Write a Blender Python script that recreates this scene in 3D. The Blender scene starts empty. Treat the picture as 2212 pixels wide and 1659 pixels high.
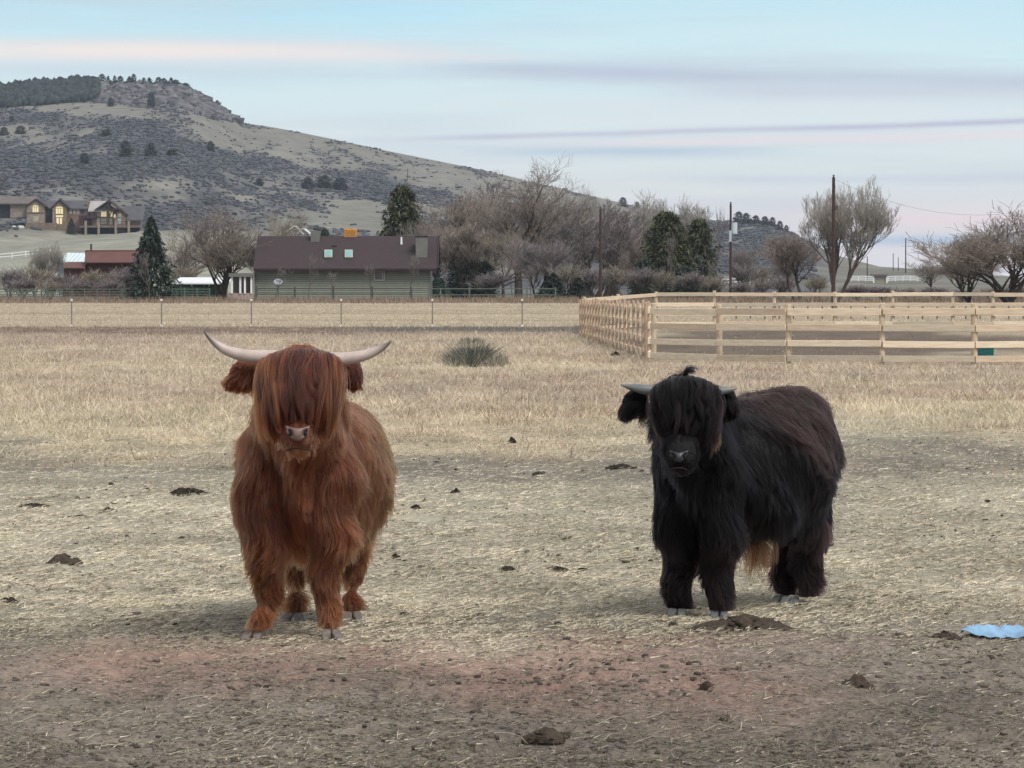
import bpy, math, random
import numpy as np
from mathutils import Vector, kdtree
random.seed(7); RNG = np.random.default_rng(7)
SC = bpy.context.scene
COL = SC.collection
R = math.radians
# ------------------------------------------------------------------ camera
FPX, U0, V0, VH, EYE = 7700.0, 1106.0, 829.5, 639.0, 1.63      # measured on a 2212 px wide view of the photograph
PITCH = math.atan((V0 - VH) / FPX)
cam = bpy.data.cameras.new('camera'); cam_o = bpy.data.objects.new('camera', cam); COL.objects.link(cam_o)
cam.sensor_width = 36; cam.lens = 36 * FPX / 2212
cam.clip_start = 0.1; cam.clip_end = 12000
cam_o.location = (0, 0, EYE); cam_o.rotation_euler = (R(90) - PITCH, 0, 0)
SC.camera = cam_o
# ------------------------------------------------------------------ world
SUN_EL, SUN_AZ = R(50), R(140)       # azimuth measured from +Y (view direction) towards +X
def s2l(c):
    return tuple(((x/255)/12.92 if x/255 <= .04045 else ((x/255+.055)/1.055)**2.4) for x in c)
world = bpy.data.worlds.new('World'); SC.world = world; world.use_nodes = True
NT = world.node_tree; NT.nodes.clear()
def N(t, **k):
    n = NT.nodes.new(t)
    for a, b in k.items(): setattr(n, a, b)
    return n
def M(op, a, b=None, c=None, clamp=False):
    n = N('ShaderNodeMath', operation=op); n.use_clamp = clamp
    for i, x in enumerate((a, b, c)):
        if x is None: continue
        if isinstance(x, (int, float)): n.inputs[i].default_value = x
        else: NT.links.new(x, n.inputs[i])
    return n.outputs[0]
def MIXC(f, a, b):
    n = N('ShaderNodeMix', data_type='RGBA')
    for i, x in ((0, f), (6, a), (7, b)):
        if isinstance(x, (int, float)): n.inputs[i].default_value = x
        elif isinstance(x, tuple): n.inputs[i].default_value = (*x, 1)
        else: NT.links.new(x, n.inputs[i])
    return n.outputs[2]
tc = N('ShaderNodeTexCoord'); sep = N('ShaderNodeSeparateXYZ'); NT.links.new(tc.outputs['Generated'], sep.inputs[0])
SX, SY, SZ = sep.outputs
az = M('ARCTAN2', SX, SY); el = M('ARCSINE', SZ)
def fbm(kx, kz, detail, w=0.0, rough=.55):
    cmb = N('ShaderNodeCombineXYZ')
    NT.links.new(M('MULTIPLY', az, kx), cmb.inputs[0]); NT.links.new(M('MULTIPLY', el, kz), cmb.inputs[1]); cmb.inputs[2].default_value = w
    n = N('ShaderNodeTexNoise'); n.inputs['Scale'].default_value = 1; n.inputs['Detail'].default_value = detail; n.inputs['Roughness'].default_value = rough
    NT.links.new(cmb.outputs[0], n.inputs['Vector']); return n.outputs['Fac']
ramp = N('ShaderNodeValToRGB'); cr = ramp.color_ramp
stops = [(-.05, (196, 200, 210)), (0, (204, 204, 217)), (.006, (209, 208, 220)), (.016, (215, 210, 214)), (.03, (211, 218, 219)), (.05, (208, 226, 229)), (.068, (196, 228, 236)),
         (.085, (172, 220, 236)), (.14, (196, 222, 232)), (.35, (214, 219, 224)), (1.0, (214, 215, 219))]
while len(cr.elements) < len(stops): cr.elements.new(.5)
for e, (p, c) in zip(cr.elements, stops): e.position = (p + .05) / 1.05; e.color = (*s2l(c), 1)
elw = M('ADD', el, M('MULTIPLY', M('SUBTRACT', fbm(7, 40, 3, 3.1), .5), .014))
NT.links.new(M('DIVIDE', M('ADD', elw, .05), 1.05, clamp=True), ramp.inputs[0])
skyc = ramp.outputs[0]
def band(v0, slope, width, u0, du, color, amount, wob=6, seed=0.0, u1=None, du1=200, soft_noise=(6, 60)):
    """A cloud streak: centre line v0 (px below the frame top at u=1106) + slope, fading in past u0 and out past u1."""
    global skyc
    u = M('MULTIPLY', az, FPX)
    line = M('ADD', M('MULTIPLY', u, slope), v0)
    line = M('ADD', line, M('MULTIPLY', M('SUBTRACT', fbm(12, 10, 3, seed + 9), .5), wob * 4))
    v = M('SUBTRACT', VH, M('MULTIPLY', el, FPX))
    q = M('DIVIDE', M('SUBTRACT', v, line), width)
    g = M('EXPONENT', M('MULTIPLY', M('MULTIPLY', q, q), -1.0))
    fade = M('DIVIDE', M('SUBTRACT', u, u0 - U0), du, clamp=True)
    g = M('MULTIPLY', g, fade)
    if u1 is not None:
        g = M('MULTIPLY', g, M('DIVIDE', M('SUBTRACT', u1 - U0, u), du1, clamp=True))
    nz = M('MULTIPLY_ADD', fbm(soft_noise[0], soft_noise[1], 6, seed, .62), 3.2, -.9, clamp=True)
    g = M('MULTIPLY', g, M('MULTIPLY_ADD', nz, .55, .45))
    skyc = MIXC(M('MULTIPLY', g, amount, clamp=True), skyc, s2l(color))
thin = M('MULTIPLY_ADD', fbm(4, 52, 7, 20., .62), 3.4, -1.4, clamp=True)
skyc = MIXC(M('MULTIPLY', thin, .38), skyc, s2l((228, 224, 222)))
thin2 = M('MULTIPLY_ADD', fbm(5, 85, 7, 31., .62), 3.8, -1.75, clamp=True)
skyc = MIXC(M('MULTIPLY', thin2, .6), skyc, s2l((186, 190, 206)))
band(120, .006, 24, -900, 500, (240, 226, 220), .95, 4, 1., 1150, 450)
band(20, .02, 16, -900, 500, (195, 205, 212), .5, 4, 1.5, 700, 400)
band(162, .004, 22, -300, 500, (196, 210, 220), .5, 4, 2.2, 1000, 300)
band(128, .0, 7, 700, 300, (226, 218, 220), .7, 3, 2.0, 1300, 250)
band(154, .026, 19, 850, 280, (176, 184, 202), .95, 6, 3.0)
band(192, .010, 26, 1350, 300, (186, 190, 207), .85, 6, 3.7)
band(235, .0, 30, 900, 400, (214, 220, 225), .6, 4, 3.9)
band(295, -.026, 7, 760, 300, (180, 180, 202), .95, 3, 4.0, None, 1, (5, 30))
band(316, -.02, 10, 1050, 400, (226, 214, 219), .85, 3, 5.0, None, 1, (5, 30))
band(330, -.010, 10, 980, 200, (172, 194, 212), .85, 4, 6.0, 1750, 300)
band(388, .0, 12, 1300, 300, (190, 196, 212), .7, 5, 6.6)
band(425, .0, 26, 1500, 400, (214, 216, 220), .5, 5, 6.9)
band(474, .0, 24, 1600, 300, (228, 208, 211), .95, 4, 7.2)
band(521, .0, 12, 1650, 220, (140, 174, 208), 1.0, 2, 8.0, None, 1, (3, 10))
nish = N('ShaderNodeTexSky'); nish.sky_type = 'NISHITA'; nish.sun_disc = False
nish.sun_elevation = SUN_EL; nish.sun_rotation = SUN_AZ
bg1 = N('ShaderNodeBackground'); NT.links.new(nish.outputs[0], bg1.inputs[0]); bg1.inputs[1].default_value = 0.08
bg2 = N('ShaderNodeBackground'); NT.links.new(skyc, bg2.inputs[0]); bg2.inputs[1].default_value = .585
mx = N('ShaderNodeMixShader'); mx.inputs[0].default_value = .94
NT.links.new(bg1.outputs[0], mx.inputs[1]); NT.links.new(bg2.outputs[0], mx.inputs[2])
wo = N('ShaderNodeOutputWorld'); NT.links.new(mx.outputs[0], wo.inputs[0])
# ------------------------------------------------------------------ sun
sun = bpy.data.lights.new('sun', 'SUN'); sun.energy = 1.5; sun.angle = R(28); sun.color = (1, .93, .84)
sun_o = bpy.data.objects.new('sun', sun); COL.objects.link(sun_o)
sd = Vector((math.sin(SUN_AZ) * math.cos(SUN_EL), math.cos(SUN_AZ) * math.cos(SUN_EL), math.sin(SUN_EL)))
sun_o.rotation_euler = (-sd).to_track_quat('-Z', 'Y').to_euler(); sun_o.location = sd * 50
vs = SC.view_settings; vs.view_transform = 'Standard'; vs.look = 'None'; vs.gamma = 1; vs.exposure = 0.95; vs.use_curve_mapping = False
SC.cycles.volume_bounces = 1
SC.cycles_curves.shape = 'RIBBONS' if hasattr(SC, 'cycles_curves') else 'RIBBONS'
# ------------------------------------------------------------------ helpers
def P(u, v, Y):
    """World point at depth Y that the photograph shows at (u, v)."""
    x = (u - U0) / FPX; y = (V0 - v) / FPX
    c, s = math.cos(PITCH), math.sin(PITCH)
    dx, dy, dz = x, c + y * s, -s + y * c
    t = Y / dy
    return np.array((dx * t, Y, EYE + dz * t))
def XU(u, Y): return (u - U0) / FPX * Y
def _h(ix, iy, seed):
    n = (ix * 374761393 + iy * 668265263 + seed * 974634777) & 0xffffffff
    n = ((n ^ (n >> 13)) * 1274126177) & 0xffffffff
    return ((n ^ (n >> 16)) & 0xffff) / 65535.0
def vn(x, y, seed=0):
    x = np.asarray(x, float); y = np.asarray(y, float)
    ix = np.floor(x).astype(np.int64); iy = np.floor(y).astype(np.int64); fx = x - ix; fy = y - iy
    fx = fx * fx * (3 - 2 * fx); fy = fy * fy * (3 - 2 * fy)
    a = _h(ix, iy, seed); b = _h(ix + 1, iy, seed); c = _h(ix, iy + 1, seed); d = _h(ix + 1, iy + 1, seed)
    return (a * (1 - fx) + b * fx) * (1 - fy) + (c * (1 - fx) + d * fx) * fy
def fb(x, y, o=4, seed=0, g=.5):
    s = 0; a = 1; t = 0
    for k in range(o):
        s = s + a * vn(x * 2**k + k * 17.3, y * 2**k - k * 9.1, seed + k); t += a; a *= g
    return s / t
def ss(a, b, x):
    t = np.clip((np.asarray(x, float) - a) / (b - a), 0, 1); return t * t * (3 - 2 * t)
def tag(o, label=None, cat=None, group=None, kind=None):
    if label: o['label'] = label
    if cat: o['category'] = cat
    if group: o['group'] = group
    if kind: o['kind'] = kind
    return o
def link(name, data, parent=None, loc=(0, 0, 0)):
    o = bpy.data.objects.new(name, data); COL.objects.link(o); o.location = loc
    if parent: o.parent = parent
    return o
def empty(name, label, cat, loc=(0, 0, 0), group=None, rz=0):
    o = link(name, None, None, tuple(float(c) for c in loc)); o.rotation_euler.z = rz
    return tag(o, label, cat, group)
def mesh_np(name, verts, faces, mat=None, smooth=False, col=None):
    """faces: (n,3) or (n,4) array."""
    me = bpy.data.meshes.new(name); verts = np.asarray(verts, np.float32); faces = np.asarray(faces, np.int32)
    n, k = faces.shape
    me.vertices.add(len(verts)); me.vertices.foreach_set('co', verts.ravel())
    me.loops.add(n * k); me.loops.foreach_set('vertex_index', faces.ravel())
    me.polygons.add(n); me.polygons.foreach_set('loop_start', np.arange(0, n * k, k, dtype=np.int32))
    me.update(calc_edges=True)
    if smooth: me.shade_smooth()
    if col is not None:
        a = me.color_attributes.new('col', 'FLOAT_COLOR', 'POINT')
        c = np.ones((len(verts), 4), np.float32); c[:, :3] = col; a.data.foreach_set('color', c.ravel())
    if mat: me.materials.append(mat)
    return me
class MB:
    """Collects boxes, prisms and tubes in world space; build() links them as one mesh object."""
    def __init__(s): s.v = []; s.f = []
    def poly(s, pts, faces):
        b = len(s.v); s.v += [tuple(map(float, p)) for p in pts]; s.f += [tuple(b + i for i in f) for f in faces]; return s
    def box(s, x0, x1, y0, y1, z0, z1):
        return s.poly([(x0, y0, z0), (x1, y0, z0), (x1, y1, z0), (x0, y1, z0), (x0, y0, z1), (x1, y0, z1), (x1, y1, z1), (x0, y1, z1)],
                      [(0, 3, 2, 1), (4, 5, 6, 7), (0, 1, 5, 4), (1, 2, 6, 5), (2, 3, 7, 6), (3, 0, 4, 7)])
    def bar(s, p, q, w, h, up=(0, 0, 1)):
        p = np.array(p, float); q = np.array(q, float); d = q - p; d /= np.linalg.norm(d); r = np.cross(d, up); r /= np.linalg.norm(r) + 1e-9; u = np.cross(r, d)
        c = [p + sx * r * w / 2 + sz * u * h / 2 for sx, sz in ((-1, -1), (1, -1), (1, 1), (-1, 1))]
        c += [x + (q - p) for x in c]
        return s.poly(c, [(0, 1, 2, 3), (4, 7, 6, 5), (0, 4, 5, 1), (1, 5, 6, 2), (2, 6, 7, 3), (3, 7, 4, 0)])
    def tube(s, pts, rad, n=8):
        pts = [np.array(p, float) for p in pts]; b = len(s.v); pr = None
        for i, p in enumerate(pts):
            d = pts[min(i + 1, len(pts) - 1)] - pts[max(i - 1, 0)]; d = d / (np.linalg.norm(d) + 1e-9)
            ref = np.array((0, 1, 0)) if abs(d[1]) < .8 else np.array((1, 0, 0))
            r = np.cross(d, ref) if pr is None else pr - d * np.dot(pr, d)
            r /= np.linalg.norm(r); pr = r; u = np.cross(d, r); rr = rad[i] if hasattr(rad, '__len__') else rad
            for k in range(n):
                a = 2 * math.pi * k / n; s.v.append(tuple(p + (r * math.cos(a) + u * math.sin(a)) * rr))
        for i in range(len(pts) - 1):
            for k in range(n):
                k2 = (k + 1) % n; s.f.append((b + i * n + k, b + i * n + k2, b + (i + 1) * n + k2, b + (i + 1) * n + k))
        s.f.append(tuple(b + k for k in range(n))[::-1]); s.f.append(tuple(b + (len(pts) - 1) * n + k for k in range(n))); return s
    def build(s, name, mat, parent=None, smooth=False, bevel=0, label=None):
        org = Vector((0, 0, 0))
        top = parent
        while top is not None: org += top.location; top = top.parent
        me = bpy.data.meshes.new(name); me.from_pydata([tuple(Vector(v) - org) for v in s.v], [], s.f); me.update()
        if mat: me.materials.append(mat)
        if smooth: me.shade_smooth()
        o = link(name, me, parent)
        if bevel:
            m = o.modifiers.new('b', 'BEVEL'); m.width = bevel; m.segments = 1
        if label: o['label'] = label
        return o
ORD = ['leftmost'] + [w + ' from the left' for w in 'second third fourth fifth sixth seventh eighth ninth tenth eleventh twelfth thirteenth fourteenth fifteenth sixteenth seventeenth eighteenth nineteenth twentieth'.split()] + [w + ' from the left' for w in ('twenty-first', 'twenty-second', 'twenty-third', 'twenty-fourth')] + ['rightmost']
def ords(us):
    o = np.argsort(us); r = [None] * len(us)
    for k, i in enumerate(o): r[i] = 'rightmost' if k == len(us) - 1 else ORD[k]
    return r
def copy_tree(o, parent=None):
    c = o.copy(); COL.objects.link(c); c.parent = parent
    for ch in list(o.children): copy_tree(ch, c)
    return c
# ---- materials
def mat(name, color, rough=.8, var=.25, scale=8., bump=0., color2=None, stretch=(1, 1, 1), metal=0., spec=.3, attr=False, detail=5):
    m = bpy.data.materials.new(name); m.use_nodes = True; nt = m.node_tree; bs = nt.nodes['Principled BSDF']
    bs.inputs['Roughness'].default_value = rough; bs.inputs['Metallic'].default_value = metal; bs.inputs['Specular IOR Level'].default_value = spec
    tc = nt.nodes.new('ShaderNodeTexCoord'); mp = nt.nodes.new('ShaderNodeMapping'); mp.inputs['Scale'].default_value = stretch
    nz = nt.nodes.new('ShaderNodeTexNoise'); nz.inputs['Scale'].default_value = scale; nz.inputs['Detail'].default_value = detail; nz.inputs['Roughness'].default_value = .6
    nt.links.new(tc.outputs['Object'], mp.inputs[0]); nt.links.new(mp.outputs[0], nz.inputs['Vector'])
    mx = nt.nodes.new('ShaderNodeMix'); mx.data_type = 'RGBA'
    cr = nt.nodes.new('ShaderNodeMapRange'); cr.inputs[1].default_value = .3; cr.inputs[2].default_value = .7
    nt.links.new(nz.outputs['Fac'], cr.inputs[0]); nt.links.new(cr.outputs[0], mx.inputs[0])
    c2 = color2 or tuple(min(1, c * (1 + var)) for c in color); c1 = color if color2 else tuple(c * (1 - var) for c in color)
    mx.inputs[6].default_value = (*c1, 1); mx.inputs[7].default_value = (*c2, 1)
    out = mx.outputs[2]
    if attr:
        at = nt.nodes.new('ShaderNodeAttribute'); at.attribute_name = 'col'
        mm = nt.nodes.new('ShaderNodeMix'); mm.data_type = 'RGBA'; mm.blend_type = 'MULTIPLY'; mm.inputs[0].default_value = 1
        nt.links.new(out, mm.inputs[6]); nt.links.new(at.outputs['Color'], mm.inputs[7]); out = mm.outputs[2]
    nt.links.new(out, bs.inputs['Base Color'])
    if bump:
        b = nt.nodes.new('ShaderNodeBump'); b.inputs['Strength'].default_value = 1; b.inputs['Distance'].default_value = bump
        nt.links.new(nz.outputs['Fac'], b.inputs['Height']); nt.links.new(b.outputs[0], bs.inputs['Normal'])
    return m
def hairmat(name, color, rough=.35, rnd=.15, ior=1.55):
    m = bpy.data.materials.new(name); m.use_nodes = True; nt = m.node_tree
    for n in list(nt.nodes):
        if n.type == 'BSDF_PRINCIPLED': nt.nodes.remove(n)
    h = nt.nodes.new('ShaderNodeBsdfHairPrincipled'); h.parametrization = 'COLOR'
    h.inputs['IOR'].default_value = ior; h.inputs['Roughness'].default_value = rough; h.inputs['Radial Roughness'].default_value = .5
    at = nt.nodes.new('ShaderNodeAttribute'); at.attribute_name = 'tint'
    info = nt.nodes.new('ShaderNodeHairInfo')
    mr = nt.nodes.new('ShaderNodeMapRange'); mr.inputs[3].default_value = 1 - rnd; mr.inputs[4].default_value = 1 + rnd
    nt.links.new(info.outputs['Random'], mr.inputs[0])
    vm = nt.nodes.new('ShaderNodeVectorMath'); vm.operation = 'SCALE'
    nt.links.new(at.outputs['Vector'], vm.inputs[0]); nt.links.new(mr.outputs[0], vm.inputs['Scale'])
    vv = nt.nodes.new('ShaderNodeVectorMath'); vv.operation = 'MULTIPLY'; vv.inputs[1].default_value = color
    nt.links.new(vm.outputs[0], vv.inputs[0]); nt.links.new(vv.outputs[0], h.inputs['Color'])
    nt.links.new(h.outputs[0], nt.nodes['Material Output'].inputs['Surface'])
    return m
WHITE = (1, 1, 1)
def curves_obj(name, pts, rad, mat, parent, tint=None):
    """pts (n,k,3) in world space."""
    n, k, _ = pts.shape
    c = bpy.data.hair_curves.new(name); c.add_curves([k] * n)
    org = np.zeros(3); top = parent
    while top is not None: org += np.array(top.location); top = top.parent
    c.attributes['position'].data.foreach_set('vector', (pts - org).astype(np.float32).ravel())
    a = c.attributes.get('radius') or c.attributes.new('radius', 'FLOAT', 'POINT')
    a.data.foreach_set('value', np.broadcast_to(rad, (n, k)).astype(np.float32).ravel())
    t = c.attributes.new('tint', 'FLOAT_VECTOR', 'CURVE')
    t.data.foreach_set('vector', (np.ones((n, 3)) if tint is None else tint).astype(np.float32).ravel())
    c.materials.append(mat)
    return link(name, c, parent)
# ================================================================== GROUND
def base_z(X, Y):
    return 1.28 * ss(185, 300, Y) + .47 * ss(300, 480, Y) + .28 * ss(100, 142, Y) * ss(2.2, 6.0, X) * (1 - ss(160, 220, Y))
def gz(X, Y):
    X = np.asarray(X, float); Y = np.asarray(Y, float)
    near = 1 - ss(45, 120, Y)
    z = base_z(X, Y)
    flat = ss(.55, 1.2, np.minimum(np.hypot(X + .98, Y - 17.3), np.hypot(X - 1.2, Y - 18.4)))
    z = z + (fb(X * 1.3, Y * .9, 3, 5) - .5) * .05 * near * (.25 + .75 * flat)
    bumps = (fb(X * 6, Y * 5, 3, 11) - .5) * .06 - .035 * ss(.66, .80, vn(X * 5.3 + 3, Y * 4.1, 77))
    z = z + bumps * near * (.2 + .8 * flat)
    return z
def grid(us, vs_):
    U, V = np.meshgrid(us, vs_); return U, V
vv1 = np.concatenate([np.array([30000, 16000, 9000, 6000, 4200, 3200, 2600, 2200, 2000, 1900, 1820, 1760.]), np.arange(1720, 700, -2.7)])
Yr = EYE * FPX / (vv1 - VH)
Yr = np.concatenate([[-400, -100, -30, -8, -2], Yr, np.arange(Yr[-1] + 3, 330, 3.0), np.arange(335, 484, 8.)])
cu = np.concatenate([[-60000, -20000, -9000, -4500, -2500, -1400, -900, -500, -300], np.arange(-160, 2380, 4.3), [2500, 2700, 3100, 3700, 4800, 7000, 11000, 22000, 62000.]])
Wd = np.maximum(Yr, 6.0)
GX = (cu[None, :] - U0) / FPX * Wd[:, None]; GY = np.repeat(Yr[:, None], len(cu), 1)
GX = np.where(np.abs(cu[None, :] - U0) > 5000, np.sign(GX) * np.maximum(np.abs(GX), 60 + (np.abs(cu[None, :]) / 400)), GX)
inner = (GY > 8)
GZ = np.where(inner, gz(GX, GY), base_z(GX, GY))
# soil and grass colours: patches of different soils, litter and dead grass (albedo)
def ground_color(X, Y):
    w = (fb(X * .35, Y * .12, 4, 21) - .5) * 2
    w2 = (fb(X * 1.6, Y * .5, 4, 31) - .5) * 2
    dirt = np.array((.200, .174, .150)); red = np.array((.285, .200, .168)); straw = np.array((.36, .335, .27)); gray = np.array((.185, .170, .145))
    tan = np.array((.42, .36, .26)); pink = np.array((.33, .262, .212)); brown = np.array((.24, .175, .14)); field = np.array((.38, .322, .242)); weeds = np.array((.15, .108, .088))
    def mixc(c, d, k): return c * (1 - k[..., None]) + d * k[..., None]
    c = np.broadcast_to(dirt, X.shape + (3,)).copy()
    c = mixc(c, straw, ss(16.0, 18.6, Y + 1.4 * w + .5 * w2 + .35 * (X < 0)))
    rp = np.exp(-(((X + 1.2) / .95)**2 + ((Y - 15.9) / 1.15)**2)) + 1.1 * np.exp(-(((X - .55) / .8)**2 + ((Y - 15.1) / 1.5)**2)) + .9 * np.exp(-(((X - 1.0) / .75)**2 + ((Y - 16.9) / .5)**2)); rp = rp * (.25 + 1.5 * fb(X * 2.1, Y * .9, 4, 91))
    c = mixc(c, red, np.clip(rp * (1.25 + .7 * w2) - .14, 0, .95))
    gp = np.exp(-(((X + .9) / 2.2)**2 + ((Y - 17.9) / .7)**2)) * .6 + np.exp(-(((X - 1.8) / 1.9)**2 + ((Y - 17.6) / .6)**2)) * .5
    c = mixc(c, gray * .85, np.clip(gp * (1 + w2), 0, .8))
    c = mixc(c, gray, ss(29, 33, Y + 3 * w + w2) * (1 - ss(38, 41, Y + 2.5 * w + w2)) * np.clip(.85 + .6 * w2, 0, 1))
    c = mixc(c, tan, ss(35, 46, Y + 24 * (fb(X * .3, Y * .1, 4, 23) - .5) + 3 * w2 - ss(3, 5, X) * ss(0, 1, 46 - Y) * -3))
    pk = np.clip(ss(.45, .6, fb(X * .12 + 3, Y * .05, 4, 41)) * .8 + ss(56, 62, Y + 5 * w) * (1 - ss(76, 84, Y)) * .7, 0, 1) * ss(46, 56, Y)
    c = mixc(c, pink, pk * .75)
    c = mixc(c, pink, ss(95, 120, Y + 6 * w) * .6)
    c = mixc(c, weeds, ss(140, 158, Y + 10 * w) * (1 - ss(184, 187, Y)) * np.clip(.75 + w2, 0, 1) * (1 - .5 * ss(-9, -6, X)))
    c = mixc(c, np.array((.115, .11, .10)), ss(158, 166, Y + 6 * w) * (1 - ss(186, 188.5, Y)) * ss(-9, -6, X) * .95)
    c = mixc(c, field * (1 + .34 * (fb(X * .02, Y * .12, 3, 51) - .5)[..., None]), ss(186, 189, Y))
    c = mixc(c, brown, ss(268, 274, Y) * (1 - ss(292, 300, Y)) * .85)
    c = mixc(c, np.array((.16, .15, .12)), ss(296, 306, Y))
    inc = (X > np.interp(Y, [80, 90, 139, 142], [3.6, 3.6, 2.65, 2.6])) & (Y > 88.5) & (Y < 160); ib = np.clip((fb(X * .22, Y * .09, 4, 43) - .46) * 5, 0, 1)[..., None]; c = np.where(inc[..., None], np.array((.15, .122, .098)) * (1 - ib) + np.array((.33, .285, .215)) * ib, c)
    w4 = (fb(X * 1.1 + 40, Y * .8, 4, 47) - .5) * 2
    return np.clip(c * (1 + (.26 * w2 + .34 * w4) * (1 - .65 * ss(50, 190, Y)))[..., None], 0, 1)
gc = ground_color(GX, GY)
nr, nc = GX.shape
idx = np.arange(nr * nc).reshape(nr, nc)
gf = np.stack([idx[:-1, :-1], idx[:-1, 1:], idx[1:, 1:], idx[1:, :-1]], -1).reshape(-1, 4)
def groundmat():
    m = mat('ground', (1, 1, 1), .95, 0, 9, 0, (.55, .56, .58), attr=True, detail=8)
    nt = m.node_tree; bs = nt.nodes['Principled BSDF']; bs.inputs['Specular IOR Level'].default_value = .1
    m1 = [n for n in nt.nodes if n.type == 'TEX_NOISE'][0]; m1.inputs['Scale'].default_value = 26
    mxn = [n for n in nt.nodes if n.type == 'MIX' and n.blend_type == 'MIX'][0]
    mxn.inputs[6].default_value = (1.28, 1.27, 1.22, 1); mxn.inputs[7].default_value = (.60, .60, .62, 1)
    n2 = nt.nodes.new('ShaderNodeTexNoise'); n2.inputs['Scale'].default_value = 55; n2.inputs['Detail'].default_value = 6
    nt.links.new([n for n in nt.nodes if n.type == 'MAPPING'][0].outputs[0], n2.inputs['Vector'])
    b = nt.nodes.new('ShaderNodeBump'); b.inputs['Distance'].default_value = .02; b.inputs['Strength'].default_value = .9
    nt.links.new(n2.outputs['Fac'], b.inputs['Height']); nt.links.new(b.outputs[0], bs.inputs['Normal'])
    return m
ground = link('ground', mesh_np('ground', np.stack([GX, GY, GZ], -1).reshape(-1, 3), gf[:, ::1], groundmat(), True, gc.reshape(-1, 3)))
tag(ground, kind='structure')
# ================================================================== HILL
HU = np.array([-2500, -600, 0, 150, 220, 380, 420, 460, 525, 600, 700, 850, 1050, 1200, 1400, 1540, 1590, 1610, 1660, 1720, 1800, 1900, 2060, 2212, 2900, 5000.])
HV = np.array([330, 215, 196, 182, 180, 182, 198, 224, 266, 277, 297, 329, 369, 405, 452, 476, 478, 472, 480, 508, 550, 576, 585, 600, 612, 618.])
def ridgeY(u): return 2200 - 900 * ss(1500, 2000, u)
def hill_v(u, t):
    """Apparent height line of the slope at depth fraction t (0 foot .. 1 ridge)."""
    top = np.interp(u, HU, HV)
    fr = np.interp(t, [0, .13, .27, .36, .52, .75, .90, 1.0], [0.005, .10, .27, .34, .52, .76, .90, 1.0])
    cliff = (1 - ss(470, 560, u)) * .02
    return VH - (VH - top) * fr
def hillY(u, t): return 478 + (ridgeY(u) - 478) * t
def hill_pt(u, t):
    Y = hillY(u, t); v = hill_v(u, np.minimum(t, 1))
    zz = EYE + (VH - v) / FPX * Y
    zz = np.where(t > 1, zz - (t - 1) * (ridgeY(u) - 478) * .18, zz)
    X = XU(u, Y)
    k = np.sin(np.pi * np.clip(t, 0, 1)) * (VH - np.interp(u, HU, HV)) / 450
    zz = zz + ((fb(X / 90, Y / 260, 4, 61) - .5) * 16 + (fb(X / 20, Y / 60, 3, 71) - .5) * 5) * k
    return X, Y, zz
tt = np.concatenate([np.linspace(0, .25, 40), np.linspace(.254, 1, 170), [1.02, 1.06, 1.15, 1.4, 1.9]])
uu = np.concatenate([np.arange(-2500, -120, 70.), np.arange(-120, 2340, 5.5), np.arange(2340, 5000, 70.)])
HUU, HTT = np.meshgrid(uu, tt)
hx, hy, hz = hill_pt(HUU, HTT)
happ = VH - (hz - EYE) / hy * FPX                     # apparent row of each point
def scrub_density(u, v, X, Y):
    top = np.interp(u, HU, HV)
    B = np.interp(u, [-600, 0, 230, 350, 480, 650, 850, 1000, 1150, 1400, 1500], [232, 228, 250, 272, 322, 352, 385, 425, 470, 520, 470])
    n = fb(X / 26, Y / 110, 4, 81); n2 = fb(X / 9, Y / 40, 3, 91)
    d = .62 + 1.6 * (n - .5) + .7 * (n2 - .5)
    grass = .10 + 1.1 * (n2 - .5) + .9 * (n - .5)
    k = ss(-10, 14, v - B + (n - .5) * 40)
    d = grass * (1 - k) + d * k
    def blob(cu_, cv, su, sv, a): return a * np.exp(-(((u - cu_) / su)**2 + ((v - cv) / sv)**2))
    d = d - blob(640, 415, 90, 20, .5) - blob(760, 460, 60, 26, .7) - blob(560, 395, 60, 14, .6) - blob(340, 398, 70, 14, .45) - blob(30, 282, 60, 10, .6) - blob(250, 330, 80, 6, .35) - blob(820, 490, 40, 20, .7)
    d = d + blob(720, 400, 50, 10, .5) + blob(640, 440, 80, 14, .35) + blob(860, 420, 60, 30, .45) + blob(400, 450, 120, 30, .3)
    d = d * (1 - ss(492, 503, v + (n - .5) * 10) * (1 - ss(600, 680, u)))
    d = d * (1 - .6 * ss(1750, 1850, u))
    cl = (u < 540) & (v < np.interp(u, [-600, 0, 220, 350, 525], [235, 222, 224, 240, 268]))
    return np.clip(d, 0, 1), cl
dens, cliffm = scrub_density(HUU, happ, hx, hy)
grassc = np.array((.170, .166, .143)); palec = np.array((.245, .245, .20)); scr = np.array((.050, .054, .068)); rock = np.array((.12, .12, .122))
gk = (fb(hx / 40, hy / 120, 4, 101))[..., None]
hc = grassc * (.75 + .5 * gk)
low = (ss(495, 520, happ) * (1 - ss(560, 700, HUU)))[..., None]
hc = hc * (1 - low) + palec * (.75 + .5 * gk) * low
dk = np.clip(dens * 1.7 - .25, 0, .92)[..., None]
hc = hc * (1 - dk) + scr * dk
rk = (fb(hx / 14, hz / 6, 4, 111))[..., None]
hc = np.where(cliffm[..., None], rock * (.35 + 1.2 * rk), hc)
rgt = ss(1720, 1850, HUU)[..., None]
hc = hc * (1 - rgt) + rgt * (np.array((.15, .145, .12)) * (.6 + .9 * fb(hx / 60, hy / 50, 4, 131)[..., None]))
nr, nc = hx.shape; idx = np.arange(nr * nc).reshape(nr, nc)
hf = np.stack([idx[:-1, :-1], idx[:-1, 1:], idx[1:, 1:], idx[1:, :-1]], -1).reshape(-1, 4)
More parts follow.
